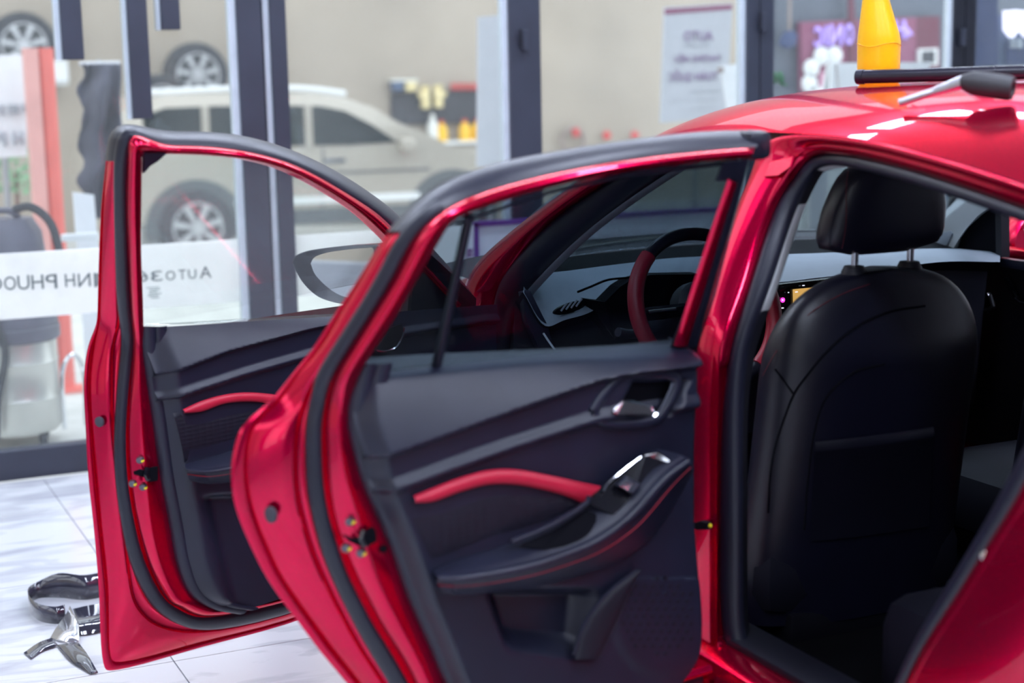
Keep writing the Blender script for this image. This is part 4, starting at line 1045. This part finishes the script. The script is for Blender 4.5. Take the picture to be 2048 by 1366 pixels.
obj('blade_holder', tube([gend.lerp(zu(w0, .012), .4), zu(w0, .012)], .0075, 10), 'steel', tl)

# ================================================================== film offcuts on the floor
def fz(px, py, z=0.003): return hz(px, py, z)
def sheet(name, lo, hi, m, label, sub=6, th=0.0012, group='window film offcuts by the open door'):
    bm = loft([catmull(lo, sub), catmull(hi, sub)], None)
    o = obj(name, bm, m, None, sharp=80); solid(o, th); return tag(o, label, 'film', group)
lp = [(208, 1190), (170, 1196), (120, 1192), (78, 1193), (60, 1206), (64, 1226), (85, 1240), (115, 1244), (132, 1240)]
sheet('film_offcut', [fz(x, y+4, .002) for x, y in lp], [fz(x, y+4, .002)+Vector((0, 0.006, 0.05 if i > 2 else 0.075)) for i, (x, y) in enumerate(lp)], 'film_dark', 'curled loop of dark window film lying on the tiles')
sheet('film_offcut', [fz(146, 1218, .03), fz(172, 1212, .03), fz(206, 1206, .03)], [fz(160, 1270, .004), fz(180, 1268, .004), fz(208, 1262, .004)], 'film_dark', 'folded dark film piece beside the foot of the front door')
sheet('film_offcut', [fz(140, 1212, .050), fz(132, 1228, .040), fz(112, 1256, .02), fz(100, 1277, .004)], [fz(158, 1250, .030), fz(158, 1268, .02), fz(158, 1280, .012), fz(150, 1290, .004)], 'film_silver', 'shiny silver wedge of film backing')
sheet('film_offcut', [fz(104, 1276, .010), fz(80, 1284, .012), fz(47, 1306, .003)], [fz(116, 1290, .006), fz(86, 1302, .004), fz(62, 1318, .003)], 'film_dark', 'short dark film tail left of the silver wedge')
sheet('film_offcut', [fz(156, 1284, .02), fz(176, 1310, .022), fz(196, 1345, .004)], [fz(112, 1290, .004), fz(140, 1322, .004), fz(180, 1348, .003)], 'film_dark', 'long dark film tail pointing towards the camera')

# ================================================================== outside the glass
def quad(name, pts, Y, t, m, parent=None, bevel=0.0):
    return obj(name, prism([hy(x, y, Y) for x, y in pts], (0, t, 0), bevel=bevel), m, parent, smooth=False)
def rectp(x0, y0, x1, y1): return [(x0, y0), (x1, y0-(x1-x0)*.03), (x1, y1-(x1-x0)*.03), (x0, y1)]
# --- parked estate car
SUVY = 13.0
g0 = hy(393, 455, SUVY)
suv = thing('suv', (hy(640, 455, SUVY).x, SUVY+0.9, -0.28), 'champagne coloured SUV parked across the street behind the glass', 'car')
body = [(205, 455), (203, 340), (214, 300), (244, 226), (268, 199), (330, 190), (420, 187), (520, 184), (620, 185), (690, 193), (745, 214), (800, 246), (850, 276), (900, 291), (980, 300), (1040, 316), (1064, 350), (1066, 420), (1048, 450)]
obj('bodywork', prism([hy(x, y, SUVY) for x, y in body], (0, 1.8, 0), bevel=0.05), 'champagne', suv, sharp=50)
wn = [(285, 232), (330, 216), (430, 212), (540, 211), (640, 212), (690, 222), (745, 250), (795, 284), (700, 290), (560, 292), (420, 295), (290, 298)]
obj('side_window', prism([hy(x, y, SUVY-0.012) for x, y in wn], (0, 0.02, 0)), 'suv_window', suv, smooth=False)
for a in (402, 608):
    quad('window_pillar', [(a, 213), (a+15, 212), (a+19, 293), (a+4, 294)], SUVY-0.03, 0.02, 'champagne', suv)
obj('roof_rail', tube(catmull([hy(x, y, SUVY+0.12) for x, y in ((300, 186), (400, 181), (520, 177), (620, 179), (690, 188))], 6), 0.035, 8), 'white_paint', suv)
quad('lower_cladding', [(470, 425), (830, 408), (830, 440), (470, 455)], SUVY-0.02, 0.03, 'suv_cladding', suv)
quad('body_crease', [(470, 352), (860, 336), (860, 340), (470, 356)], SUVY-0.012, 0.02, 'suv_cladding', suv)
quad('sill_shine', [(470, 400), (840, 384), (840, 398), (470, 414)], SUVY-0.016, 0.03, 'white_paint', suv)  # white strip paints in the shine along the sill
for a in (645, 560): quad('door_gap', [(a, 296), (a+3, 296), (a+2, 420), (a-1, 420)], SUVY-0.008, 0.02, 'suv_cladding', suv)
quad('door_pull', [(650, 318), (690, 316), (690, 324), (650, 326)], SUVY-0.03, 0.03, 'chrome', suv)
mm = hy(812, 288, SUVY-0.10); obj('wing_mirror', box(mm, (0.16, 0.20, 0.13), bevel=0.04), 'champagne', suv)
for px_, py_ in ((393, 455), (905, 428)):
    c = hy(px_, py_, SUVY)
    arch = [c+Vector((0.50*math.cos(a), -0.014, 0.47*math.sin(a))) for a in np.linspace(math.radians(-15), math.radians(195), 22)]
    obj('wheel_arch', prism(arch, (0, 0.03, 0)), 'suv_cladding', suv, smooth=False)
    ax = Vector((0, -1, 0)); r = 0.37
    ty = obj('wheel', lathe(c+Vector((0, 0.05, 0)), [(r*.66, .12), (r*.93, .12), (r, .08), (r, -.1), (r*.66, -.1)], ax, 32), 'tyre', suv)
def rim_spokes(c, ax, r, parent, name='rim'):
    bm = lathe(c, [(0, .03), (r*.13, .03), (r*.15, .0)], ax, 14); lathe(c, [(r*.60, .0), (r*.64, .03), (r*.68, .03), (r*.67, -.06)], ax, 32, bm)
    d_ = Vector((1, 0, 0)); d2 = Vector((0, 0, 1))
    for k in range(7):
        a = k*2*math.pi/7+0.25; u_ = d_*math.cos(a)+d2*math.sin(a); v_ = -d_*math.sin(a)+d2*math.cos(a)
        prism([c+u_*r*.10-v_*r*.05, c+u_*r*.64-v_*r*.085, c+u_*r*.64+v_*r*.085, c+u_*r*.10+v_*r*.05], ax*0.025, bm)
    o = obj(name, bm, 'alloy', parent, sharp=40); return o
for o in [o for o in suv.children if o.name.startswith('wheel') and 'arch' not in o.name]:
    c = sum((Vector(v.co) for v in o.data.vertices), Vector())/len(o.data.vertices)
    c.y = SUVY-0.05
    rim_spokes(c, Vector((0, -1, 0)), 0.37, o); obj('hub_back', lathe(c+Vector((0, .03, 0)), [(0, 0), (.25, 0), (.25, -.02)], (0, -1, 0), 24), 'suv_cladding', o)

# --- spare wheels on the display shelves of the opposite wall
for px_, py_, yy, lab, slab in ((45, 92, 16.72, 'alloy wheel on the wall shelf above the red post', 'white wall shelf above the red post'),
                      (392, 150, 16.72, 'alloy wheel on the upper wall shelf between the two blue posts', 'upper white wall shelf between the two blue posts'),
                      (322, 214, 15.4, 'half hidden alloy wheel low down just above the front door', 'white stand just above the front door')):
    r = 0.385*(yy+2.55)/19.27; c = hy(px_, py_, yy); e = thing('spare_tyre', c-Vector((0, 0, r)), lab, 'wheel', 'spare wheels on shelves')
    obj('tyre', lathe(c, [(r*.65, .10), (r*.93, .10), (r, .06), (r, -.10), (r*.65, -.1)], (0, -1, 0), 32), 'tyre', e)
    rim_spokes(c+Vector((0, -.09, 0)), Vector((0, -1, 0)), r, e)
    obj('hub_back', lathe(c+Vector((0, -.05, 0)), [(0, 0), (r*.65, 0), (r*.65, -.02)], (0, -1, 0), 24), 'suv_cladding', e)
    zt = c.z-r; sw2 = 0.9 if yy > 16 else 0.7
    if yy > 16: s_ = obj('wall_shelf', box((c.x, yy+0.02, zt-0.035), (sw2, 0.5, 0.06)), 'white_paint', smooth=False)
    else:
        s_ = obj('display_stand', box((c.x, yy+0.02, (zt-.005-.28)/2), (sw2, 0.5, zt-.005+.28)), 'white_paint', smooth=False)
    tag(s_, slab, 'shelf')
    obj('front_lip', box((c.x, yy-0.25, zt+0.10), (sw2, 0.03, 0.24)), 'white_paint', s_, smooth=False)

# --- tool board, gloves and bottles built on the opposite wall to stand for a glass reflection
WY = 16.98
pb = quad('reflected_tool_board', [(783, 186), (958, 178), (958, 246), (783, 250)], WY-0.03, 0.03, 'pegboard'); tag(pb, 'black tool board on the beige wall, standing in for a reflection in the glass', 'board')
ups = hy(870, 284, WY-.12)
sh = quad('bottle_shelf', [(846, 284), (980, 280), (980, 286), (846, 290)], WY-0.24, 0.24, 'white_paint'); tag(sh, 'thin shelf for the reflected bottles under the black tool board', 'shelf')
for k, (a, b) in enumerate(((850, 194), (876, 192))):
    c = hy(a, b, WY-.086)
    e = thing('work_glove', c, 'pale yellow work glove, %s of the pair on the black tool board' % ('left one' if k == 0 else 'right one'), 'glove', 'gloves on the tool board')
    obj('palm', box(c, (.13, .10, .17), bevel=.04), 'glove', e); obj('cuff', box(c+Vector((0, 0, -.11)), (.11, .11, .08), bevel=.02), 'glove', e)
    obj('thumb', tube([c+Vector((.05*(1-2*k)*-1, -.02, -.02)), c+Vector((.10*(1-2*k)*-1, -.03, .05))], .025, 8), 'glove', e)
    obj('hook', tube([c+Vector((0, 0, .02)), c+Vector((0, .058, .02))], .012, 6), 'steel', e)
    for f in range(4): obj('finger', tube([c+Vector((-.045+.03*f, 0, .06)), c+Vector((-.05+.033*f, -.02, .14))], .016, 8), 'glove', e)
def bottle(px, pyb, h, r, m, label, cap='red_plastic', Y=WY-.13):
    c = hy(px, pyb, Y); e = thing('wall_bottle', c, label, 'bottle', 'bottles on the wall shelf')
    obj('bottle_body', lathe(c, [(0, 0), (r, 0), (r, h*.62), (r*.4, h*.84), (r*.4, h*.9)], (0, 0, 1), 16), m, e)
    obj('cap', lathe(c, [(r*.45, h*.88), (r*.45, h), (0, h)], (0, 0, 1), 12), cap, e)
bottle(866, 284, .36, .07, 'white_plastic', 'white squeeze bottle at the left end of the wall shelf', 'white_plastic')
bottle(884, 284, .28, .075, 'yellow_bottle', 'yellow bottle next to the white squeeze bottle')
bottle(930, 282, .28, .08, 'yellow_bottle', 'yellow bottle in the middle of the wall shelf')
bottle(956, 281, .28, .09, 'yellow_bottle', 'yellow bottle at the right end of the wall shelf')
for px_, m_, lab in ((794, 'blue_pale', 'pale blue box on the top edge of the tool board'), (820, 'glove', 'cream box on the top edge of the tool board')):
    c = hy(px_, 174, WY-.07)+Vector((0, 0, .012)); o = obj('small_box', box(c, (.15, .12, .13), bevel=.015), m_, smooth=False); tag(o, lab, 'box'); obj('box_lid', box(c+Vector((0, 0, .07)), (.18, .13, .03), bevel=.006), 'white_plastic', o, smooth=False)
e = thing('screwdriver_rack', hy(930, 176, WY-.05), 'row of red tool handles on the black tool board', 'tool rack')
obj('rack_bar', box(hy(930, 178, WY-.05), (.42, .04, .03)), 'pegboard', e, smooth=False)
for k in range(7): obj('tool_handle', tube([hy(905+k*8, 180, WY-.08), hy(905+k*8, 166, WY-.08)], .02, 8), 'red_plastic', e)
c = hy(1146, 282, WY-.08)
e = thing('hose_reel', c, 'coiled grey hose with red centre hanging on the beige wall', 'hose')
obj('hose_coil', tube([c+Vector((.17*math.cos(a), .02*math.sin(5*a), .17*math.sin(a))) for a in np.linspace(0, 2*math.pi*1.98, 60)], .028, 8), 'hose_grey', e)
obj('hose_hook', tube([c+Vector((0, .10, .16)), c+Vector((0, -.03, .16))], .02, 8), 'steel', e)
obj('hose_nozzle', tube([c+Vector((.02, -.03, .17)), c+Vector((.03, -.04, .06))], .05, 10), 'red_plastic', e)
for px_, lab in ((1212, 'red wall tap just right of the hose coil'), (1268, 'red wall tap furthest right on the beige wall')):
    c = hy(px_, 271, WY-.07); e = thing('wall_tap', c, lab, 'tap', 'red taps on the wall')
    obj('tap_knob', lathe(c, [(0, .06), (.05, .05), (.065, .02), (.05, -.01)], (0, -1, 0), 12), 'red_plastic', e); obj('tap_pipe', tube([c, c+Vector((0, .06, 0))], .025, 8), 'steel', e)

# --- banner stands and posters behind the glass
def banner(pts, Y, label, texts=(), stripe=None):
    e = thing('banner', hy((pts[2][0]+pts[3][0])/2, pts[2][1], Y), label, 'banner')
    b = quad('banner_sheet', pts, Y, 0.02, 'banner_cloth', e)
    zb = min(hy(*p, Y).z for p in pts); xm = hy((pts[0][0]+pts[1][0])/2, 100, Y).x
    obj('banner_pole', tube([(xm, Y+.05, -.04 if Y < 5.4 else -.28), (xm, Y+.05, hy(*pts[0], Y).z)], .012, 8), 'steel', e)
    if stripe: quad('banner_stripe', stripe, Y-0.004, 0.004, 'magenta_sign', b)
    for txt, l, r_, t, bt_, m_ in texts:
        me = text_mesh(txt, 1.0, mirror=True, depth=0.0, bold=0.01); co = np.array([v.co[:] for v in me.vertices]); lo, hi = co.min(0), co.max(0)
        A = hy(l, bt_, Y-.006); B = hy(r_, t, Y-.006); sl_ = hy(r_, bt_, Y-.006).z-A.z
        for v in me.vertices:
            fx = (v.co.x-lo[0])/(hi[0]-lo[0]); v.co = Vector((A.x+fx*(B.x-A.x), Y-.006, A.z+(v.co.y-lo[1])/(hi[1]-lo[1])*(B.z-A.z)))
        o = obj('lettering', me, m_, b, smooth=False); solid(o, .003)
    return e
mat('print_purple', (0.22, 0.12, 0.28), rough=0.6); mat('print_grey', (0.40, 0.42, 0.48), rough=0.6); mat('print_pink', (0.62, 0.30, 0.42), rough=0.6)
banner([(1330, 14), (1466, 6), (1452, 236), (1322, 246)], 6.2, 'white hanging banner with mirrored purple print behind the glass',
       [('AUTO', 1368, 1426, 62, 82, 'print_purple'), ('FILM', 1372, 1420, 88, 92, 'print_grey'), ('THƯƠNG HIỆU', 1350, 1443, 106, 128, 'print_purple'), ('TOÀN QUỐC', 1338, 1436, 135, 166, 'print_purple'),
        ('.........', 1380, 1440, 180, 184, 'print_grey'), ('...............', 1345, 1440, 197, 201, 'print_grey'), ('........', 1375, 1438, 214, 218, 'print_grey')],
       stripe=[(1330, 18), (1465, 9), (1464, 19), (1330, 29)])
banner([(957, 34), (1000, 30), (1002, 335), (955, 335)], 6.6, 'plain pale banner edge standing left of the blue steel post')
banner([(1622, 300), (1657, 299), (1650, 520), (1622, 520)], 4.3, 'narrow white banner seen through the windscreen')
sq = quad('poster_sheet', [(1441, 132), (1474, 128), (1474, 218), (1455, 218)], 5.8, 0.01, 'white_paint')
_pz = hy(1464, 218, 5.8); obj('poster_stand', tube([(_pz.x, 5.82, -.28), (_pz.x, 5.82, _pz.z+.2)], .012, 8), 'steel', sq); tag(sq, 'pale poster corner in front of the white banner', 'poster')
obj('poster_peg', lathe(hy(1440, 140, 5.79), [(0, .02), (.02, .015), (.02, 0)], (0, -1, 0), 10), 'hose_grey', sq)
# purple-edged white board standing inside against the glass
wb = thing('whiteboard', (hy(1180, 520, GY-.10).x, GY-.10, 0), 'low white board with a purple border standing against the storefront glass', 'board')
bY = GY-0.10
A = hy(949, 446, bY); B = hy(1470, 412, bY); zt = A.z
obj('board_face', box(((A.x+B.x)/2, bY, zt/2), (B.x-A.x, 0.02, zt-.02)), 'white_board', wb, smooth=False)
obj('border', box(((A.x+B.x)/2, bY-.004, zt-.004), (B.x-A.x+.03, 0.034, 0.02)), 'purple', wb, smooth=False)
for xx in (A.x, B.x): obj('border', box((xx, bY-.004, zt/2), (0.02, 0.034, zt)), 'purple', wb, smooth=False)
sg_ = quad('sign_card', [(924, 452), (947, 450), (947, 532), (926, 536)], GY-0.16, 0.008, 'white_board', None); tag(sg_, 'small white card propped beside the purple bordered board', 'card')
obj('card_foot', box((hy(936, 534, GY-.15).x, GY-.15, hy(936, 534, GY-.15).z/2), (0.02, 0.02, hy(936, 534, GY-.15).z)), 'steel', sg_, smooth=False)
for k, (t_, b_) in enumerate(((498, 505), (507, 513), (517, 519))): quad('print', rectp(932, t_, 945, b_), GY-.163, .003, 'print_purple', sg_)

# --- shop signs on the right
RWY = 7.6
mat('sign_wall', (0.10, 0.12, 0.16), rough=0.6, var=0.08, scale=2)
wr = structure('wall_signs', prism([hy(1530, -260, RWY), hy(2330, -300, RWY), hy(2330, 560, RWY), hy(1530, 640, RWY)], (0, 0.12, 0)), 'sign_wall', 'grey blue shopfront wall behind the signs')
e = thing('shop_sign', hy(1668, 190, RWY-.1), 'magenta shop sign with mirrored lilac letters', 'sign')
b = quad('sign_panel', [(1602, 44), (1735, 38), (1735, 260), (1608, 262)], RWY-.08, .06, 'magenta_sign', e)
quad('sign_panel', [(1735, 38), (1834, 34), (1834, 200), (1735, 204)], RWY-.085, .06, 'magenta_sign', e)
quad('sign_post', [(1698, -40), (1706, -40), (1722, 230), (1698, 232)], RWY-.1, .02, 'maroon_sign', e); quad('sign_side', [(1834, 34), (1880, 32), (1880, 200), (1834, 202)], RWY-.09, .06, 'maroon_sign', e)
def sign_glyph(ch, l, r_, t, bt_, m_, parent, Y, mirror=True):
    me = text_mesh(ch, 1.0, mirror=mirror, depth=0.0, bold=0.02); co = np.array([v.co[:] for v in me.vertices]); lo, hi = co.min(0), co.max(0)
    A = hy(l, bt_, Y); B = hy(r_, t, Y)
    for v in me.vertices: v.co = Vector((A.x+(v.co.x-lo[0])/(hi[0]-lo[0])*(B.x-A.x), Y, A.z+(v.co.y-lo[1])/(hi[1]-lo[1])*(B.z-A.z)))
    o = obj('letter', me, m_, parent, smooth=False); solid(o, .02); return o
for ch, l, r_, t, bt_ in (('C', 1629, 1645, 53, 94), ('I', 1650, 1655, 52, 93), ('N', 1660, 1684, 49, 92), ('O', 1690, 1706, 47, 90), ('H', 1787, 1810, 40, 76), ('4', 1806, 1824, 52, 78)):
    sign_glyph(ch, l, r_, t, bt_, 'sign_lilac', b, RWY-.10)
for k, (x, y) in enumerate(((1642, 112), (1668, 111), (1622, 136), (1618, 167), (1632, 190))):
    obj('round_emblem', lathe(hy(x, y, RWY-.10), [(0, .03), (.03, .03), (.04, .018), (.065, .018), (.07, 0)], (0, -1, 0), 16), 'white_paint', b)
quad('framed_notice', [(1640, 145), (1660, 144), (1660, 178), (1640, 179)], RWY-.1, .02, 'print_pink', b)
fr = quad('picture_frame', [(1838, 98), (1876, 96), (1876, 130), (1838, 132)], RWY-.12, .03, 'white_paint', e)
quad('picture', [(1844, 103), (1870, 101), (1870, 126), (1844, 128)], RWY-.125, .01, 'pegboard', fr)
e = thing('cleaning_cloth', hy(1580, 100, RWY-.1), 'blue cloth hanging from a dark rod beside the magenta sign', 'cloth')
obj('rod', tube([hy(1580, -60, RWY-.1), hy(1579, 62, RWY-.1)], .012, 8), 'hose_grey', e); obj('cloth', prism([hy(x, y, RWY-.12) for x, y in ((1570, 66), (1586, 58), (1598, 70), (1594, 92), (1576, 98), (1562, 90))], (0, .05, 0), bevel=.02), 'blue_sign', e)
sign_glyph('N', 1548, 1562, 143, 168, 'leaf', win, GY+.02, mirror=False); sign_glyph('L', 1562, 1574, 150, 172, 'leaf', win, GY+.02, mirror=False)
e = thing('sandwich_board', (hy(1760, 185, 5.0).x, 5.05, -.04), 'white folding sandwich board showing behind the yellow bottle', 'sign board')
zA = -0.04; P_ = [hy(x, y, 5.0) for x, y in ((1664, 126), (1862, 124), (1854, 150), (1840, 190), (1650, 190))]
obj('board_face', prism([P_[0], P_[1], P_[2], Vector((P_[3].x, 4.95, zA)), Vector((P_[4].x-.05, 4.95, zA))], (0, .02, 0)), 'white_paint', e, smooth=False)
obj('board_back', prism([P_[0]+Vector((0, .03, 0)), P_[1]+Vector((0, .03, 0)), Vector((P_[3].x, 5.35, zA)), Vector((P_[4].x-.05, 5.35, zA))], (0, .02, 0)), 'white_paint', e, smooth=False)
obj('board_cord', tube([hy(1672, 128, 4.98), hy(1678, 190, 4.94)], .004, 6), 'hose_grey', e)
e = thing('led_sign', hy(2010, 130, 4.7), 'blue sign with bright pixel letters at the right edge', 'sign')
obj('sign_backing', prism([hy(x, y, 4.75) for x, y in ((1950, -80), (1996, -80), (1996, 132), (1950, 134))], (0, .05, 0)), 'blue_sign', e, smooth=False)
obj('sign_panel', prism([hy(x, y, 4.76) for x, y in ((1996, 30), (2120, 28), (2120, 130), (1996, 132))], (0, .05, 0)), 'blue_pale', e, smooth=False)
obj('sign_stripe', prism([hy(x, y, 4.74) for x, y in ((2014, 86), (2120, 84), (2120, 128), (2014, 130))], (0, .01, 0)), 'blue_sign', e, smooth=False)
for dx in (0, 30): obj('letter', prism([hy(x+dx, y, 4.72) for x, y in ((2010, 21), (2022, 21), (2022, 52), (2027, 52), (2027, 20), (2039, 20), (2039, 58), (2028, 75), (2022, 75), (2010, 60))], (0, .02, 0)), 'led_letter', e, smooth=False)
for ch, l, r_ in (('S', 2020, 2030), ('a', 2033, 2044)): sign_glyph(ch, l, r_, 78, 96, 'frame_edge', e, 4.73, mirror=False)
zz = hy(2000, 132, 4.75).z; obj('sign_leg', box((hy(1975, 132, 4.77).x, 4.775, (zz-.04)/2), (.06, .05, zz+.04)), 'frame_dark', e, smooth=False)

# --- left foreground outside: vacuum cleaner, red post, cover on a stand in place of a dark smear, board, plants
c = hy(38, 865, 4.62); c.z = -0.04
vac = thing('vacuum_cleaner', c, 'steel drum workshop vacuum cleaner with black lid outside the glass', 'vacuum cleaner')
obj('drum', lathe(c, [(0, .06), (.17, .06), (.185, .08), (.185, .20), (.19, .21), (.185, .22), (.185, .36), (.19, .37), (.185, .38), (.185, .50)], (0, 0, 1), 36), 'vac_steel', vac)
obj('drum_collar', lathe(c, [(.19, .46), (.205, .47), (.205, .52), (.19, .535)], (0, 0, 1), 36), 'vac_black', vac)
obj('motor_head', lathe(c, [(.20, .53), (.19, .60), (.17, .80), (.155, .93), (.12, .99), (0, 1.0)], (0, 0, 1), 36), 'vac_black', vac)
obj('carry_handle', tube(catmull([c+Vector((-.10, -.05, .97)), c+Vector((-.06, -.06, 1.02)), c+Vector((.03, -.06, 1.02)), c+Vector((.07, -.05, .97))], 6), .014, 8), 'vac_black', vac)
hs_ = catmull([c+Vector((.04, -.06, 1.03)), c+Vector((.10, -.10, 1.04)), c+Vector((.17, -.12, .98)), c+Vector((.205, -.12, .85)), c+Vector((.21, -.10, .70))], 8)
obj('hose', tube(hs_, .018, 10), 'tyre', vac); obj('power_cable', tube(catmull([c+Vector((-.10, -.20, .60)), c+Vector((-.06, -.22, .45)), c+Vector((-.10, -.22, .25)), c+Vector((-.12, -.20, .06))], 6), .016, 8), 'tyre', vac)
obj('push_bar', tube(catmull([c+Vector((.19, -.05, .05)), c+Vector((.20, -.06, .33)), c+Vector((.24, -.06, .38)), c+Vector((.28, -.05, .33)), c+Vector((.285, -.04, .05))], 6), .010, 8), 'chrome', vac)
for a in range(4): obj('caster', lathe(c+Vector((.15*math.cos(a*math.pi/2+.6), .15*math.sin(a*math.pi/2+.6), .03)), [(0, .015), (.03, .015), (.03, -.015), (0, -.015)], (1, 0, 0), 12), 'tyre', vac)
rp = hy(92, 300, 7.0); zt = hy(80, 96, 7.0).z
e = thing('red_post', (rp.x, 7.0, -.28), 'red painted steel post standing outside at the far left', 'post')
xl, xm_, xr = hy(58, 300, 7.0).x, hy(88, 300, 7.0).x, hy(120, 300, 7.0).x
obj('post_flange', box(((xl+xm_)/2, 7.0, (zt-.28)/2), (xm_-xl-.004, .08, zt+.28)), 'coral_post', e, smooth=False)
obj('post_tube', tube([((xm_+xr)/2, 7.0, -.28), ((xm_+xr)/2, 7.0, zt)], (xr-xm_)/2, 16), 'red_post', e)
obj('post_foot', box((rp.x, 7.0, -.27), (.3, .2, .02)), 'red_post', e, smooth=False)
e = thing('smear_cover', (hy(205, 300, 5.9).x, 5.9, -.28), 'crumpled dark grey cover on a thin stand, standing in for a dark smear', 'cover')  # cloth and stand take the place of a dark smear
def cov(u, v):
    x = 166+74*u+6*math.sin(v*23)*(1-u); y = 128+310*v
    if u < .02: x += 6*math.sin(v*31)
    p = hy(x, y, 5.9); p.y += .05*math.sin(u*9+v*3)+.03*math.sin(v*14+u*4); return p
o = obj('cloth', grid(cov, 24, 40), 'cloth_grey', e); solid(o, .012)
pt = hy(205, 126, 5.9); obj('stand_pole', tube([(pt.x, 6.0, -.28), (pt.x, 6.0, pt.z+.02)], .012, 8), 'steel', e); obj('stand_arm', tube([hy(162, 128, 5.92)+Vector((0, .05, 0)), hy(244, 126, 5.92)+Vector((0, .05, 0))], .012, 8), 'steel', e)
e = thing('wall_notice_board', (hy(168, 420, 5.2).x, 5.25, -.04), 'cream board leaning behind the vacuum cleaner', 'board')
bb = [hy(x, y, 5.2) for x, y in ((146, 384), (188, 390), (196, 452), (150, 462))]
obj('board_face', prism([bb[0], bb[1], Vector((bb[2].x, 5.12, -.04)), Vector((bb[3].x, 5.12, -.04))], (0, .02, 0)), 'white_board', e, smooth=False)
obj('board_ledge', box(hy(160, 474, 5.05), (.17, .03, .035), bevel=.006), 'white_paint', e, smooth=False)
def bush(px, py, Y, r, n, label, m_, planter=True, seed=1, name='potted_plant'):
    rnd = random.Random(seed); c = hy(px, py, Y); e = thing(name, (c.x, c.y, -.28 if Y > 5.4 else -.04), label, 'plant')
    bm = bmesh.new()
    for k in range(n):
        d = Vector((rnd.gauss(0, 1), rnd.gauss(0, 1)*.6, rnd.gauss(0, 1.3))); d = d.normalized()*r*rnd.random()**.4; p = c+d
        a = Vector((rnd.gauss(0, 1), rnd.gauss(0, 1), rnd.gauss(.5, 1))).normalized()*r*.30; b_ = a.orthogonal().normalized()*r*.09
        q_ = [bm.verts.new(p), bm.verts.new(p+a*.5+b_), bm.verts.new(p+a), bm.verts.new(p+a*.5-b_)]; bm.faces.new(q_)
    f = obj('foliage', bm, m_, e, smooth=False); f['kind'] = 'stuff'
    gz = -.28 if Y > 5.4 else -.04
    obj('stem', tube([(c.x, c.y, gz+.2), (c.x+.01, c.y, c.z)], .012, 8), 'terracotta', e)
    obj('planter', lathe((c.x, c.y, gz), [(0, 0), (r*.55, 0), (r*.75, .28), (r*.68, .28), (r*.6, .22), (0, .22)], (0, 0, 1), 20), 'terracotta', e)
bush(28, 345, 7.6, .16, 160, 'leafy green plant in a planter left of the red post', 'leaf_light', seed=3)
bush(1862, 400, 5.9, .30, 500, 'green bush outside the windscreen on the right', 'leaf_light', seed=4)
bush(2045, 450, 4.9, .26, 500, 'dark green bush behind the far side mirror', 'leaf', seed=5)

e = thing('pale_sign', (hy(26, 320, 7.3).x, 7.3, -.28), 'pale sign with mirrored grey letters left of the red post', 'sign')
b = quad('sign_face', [(-40, 112), (52, 108), (54, 312), (-40, 318)], 7.3, .03, 'white_board', e)
obj('sign_leg', tube([(hy(10, 310, 7.3).x, 7.33, -.28), (hy(10, 310, 7.3).x, 7.33, hy(10, 250, 7.3).z)], .02, 8), 'steel', e)
for ch, l, r_, t, bt_ in (('E', 18, 38, 209, 228), ('3', -4, 12, 210, 229), ('F', 44, 52, 208, 226), ('H', 28, 46, 262, 290), ('P', -2, 12, 264, 292)): sign_glyph(ch, l, r_, t, bt_, 'print_grey', b, 7.28)
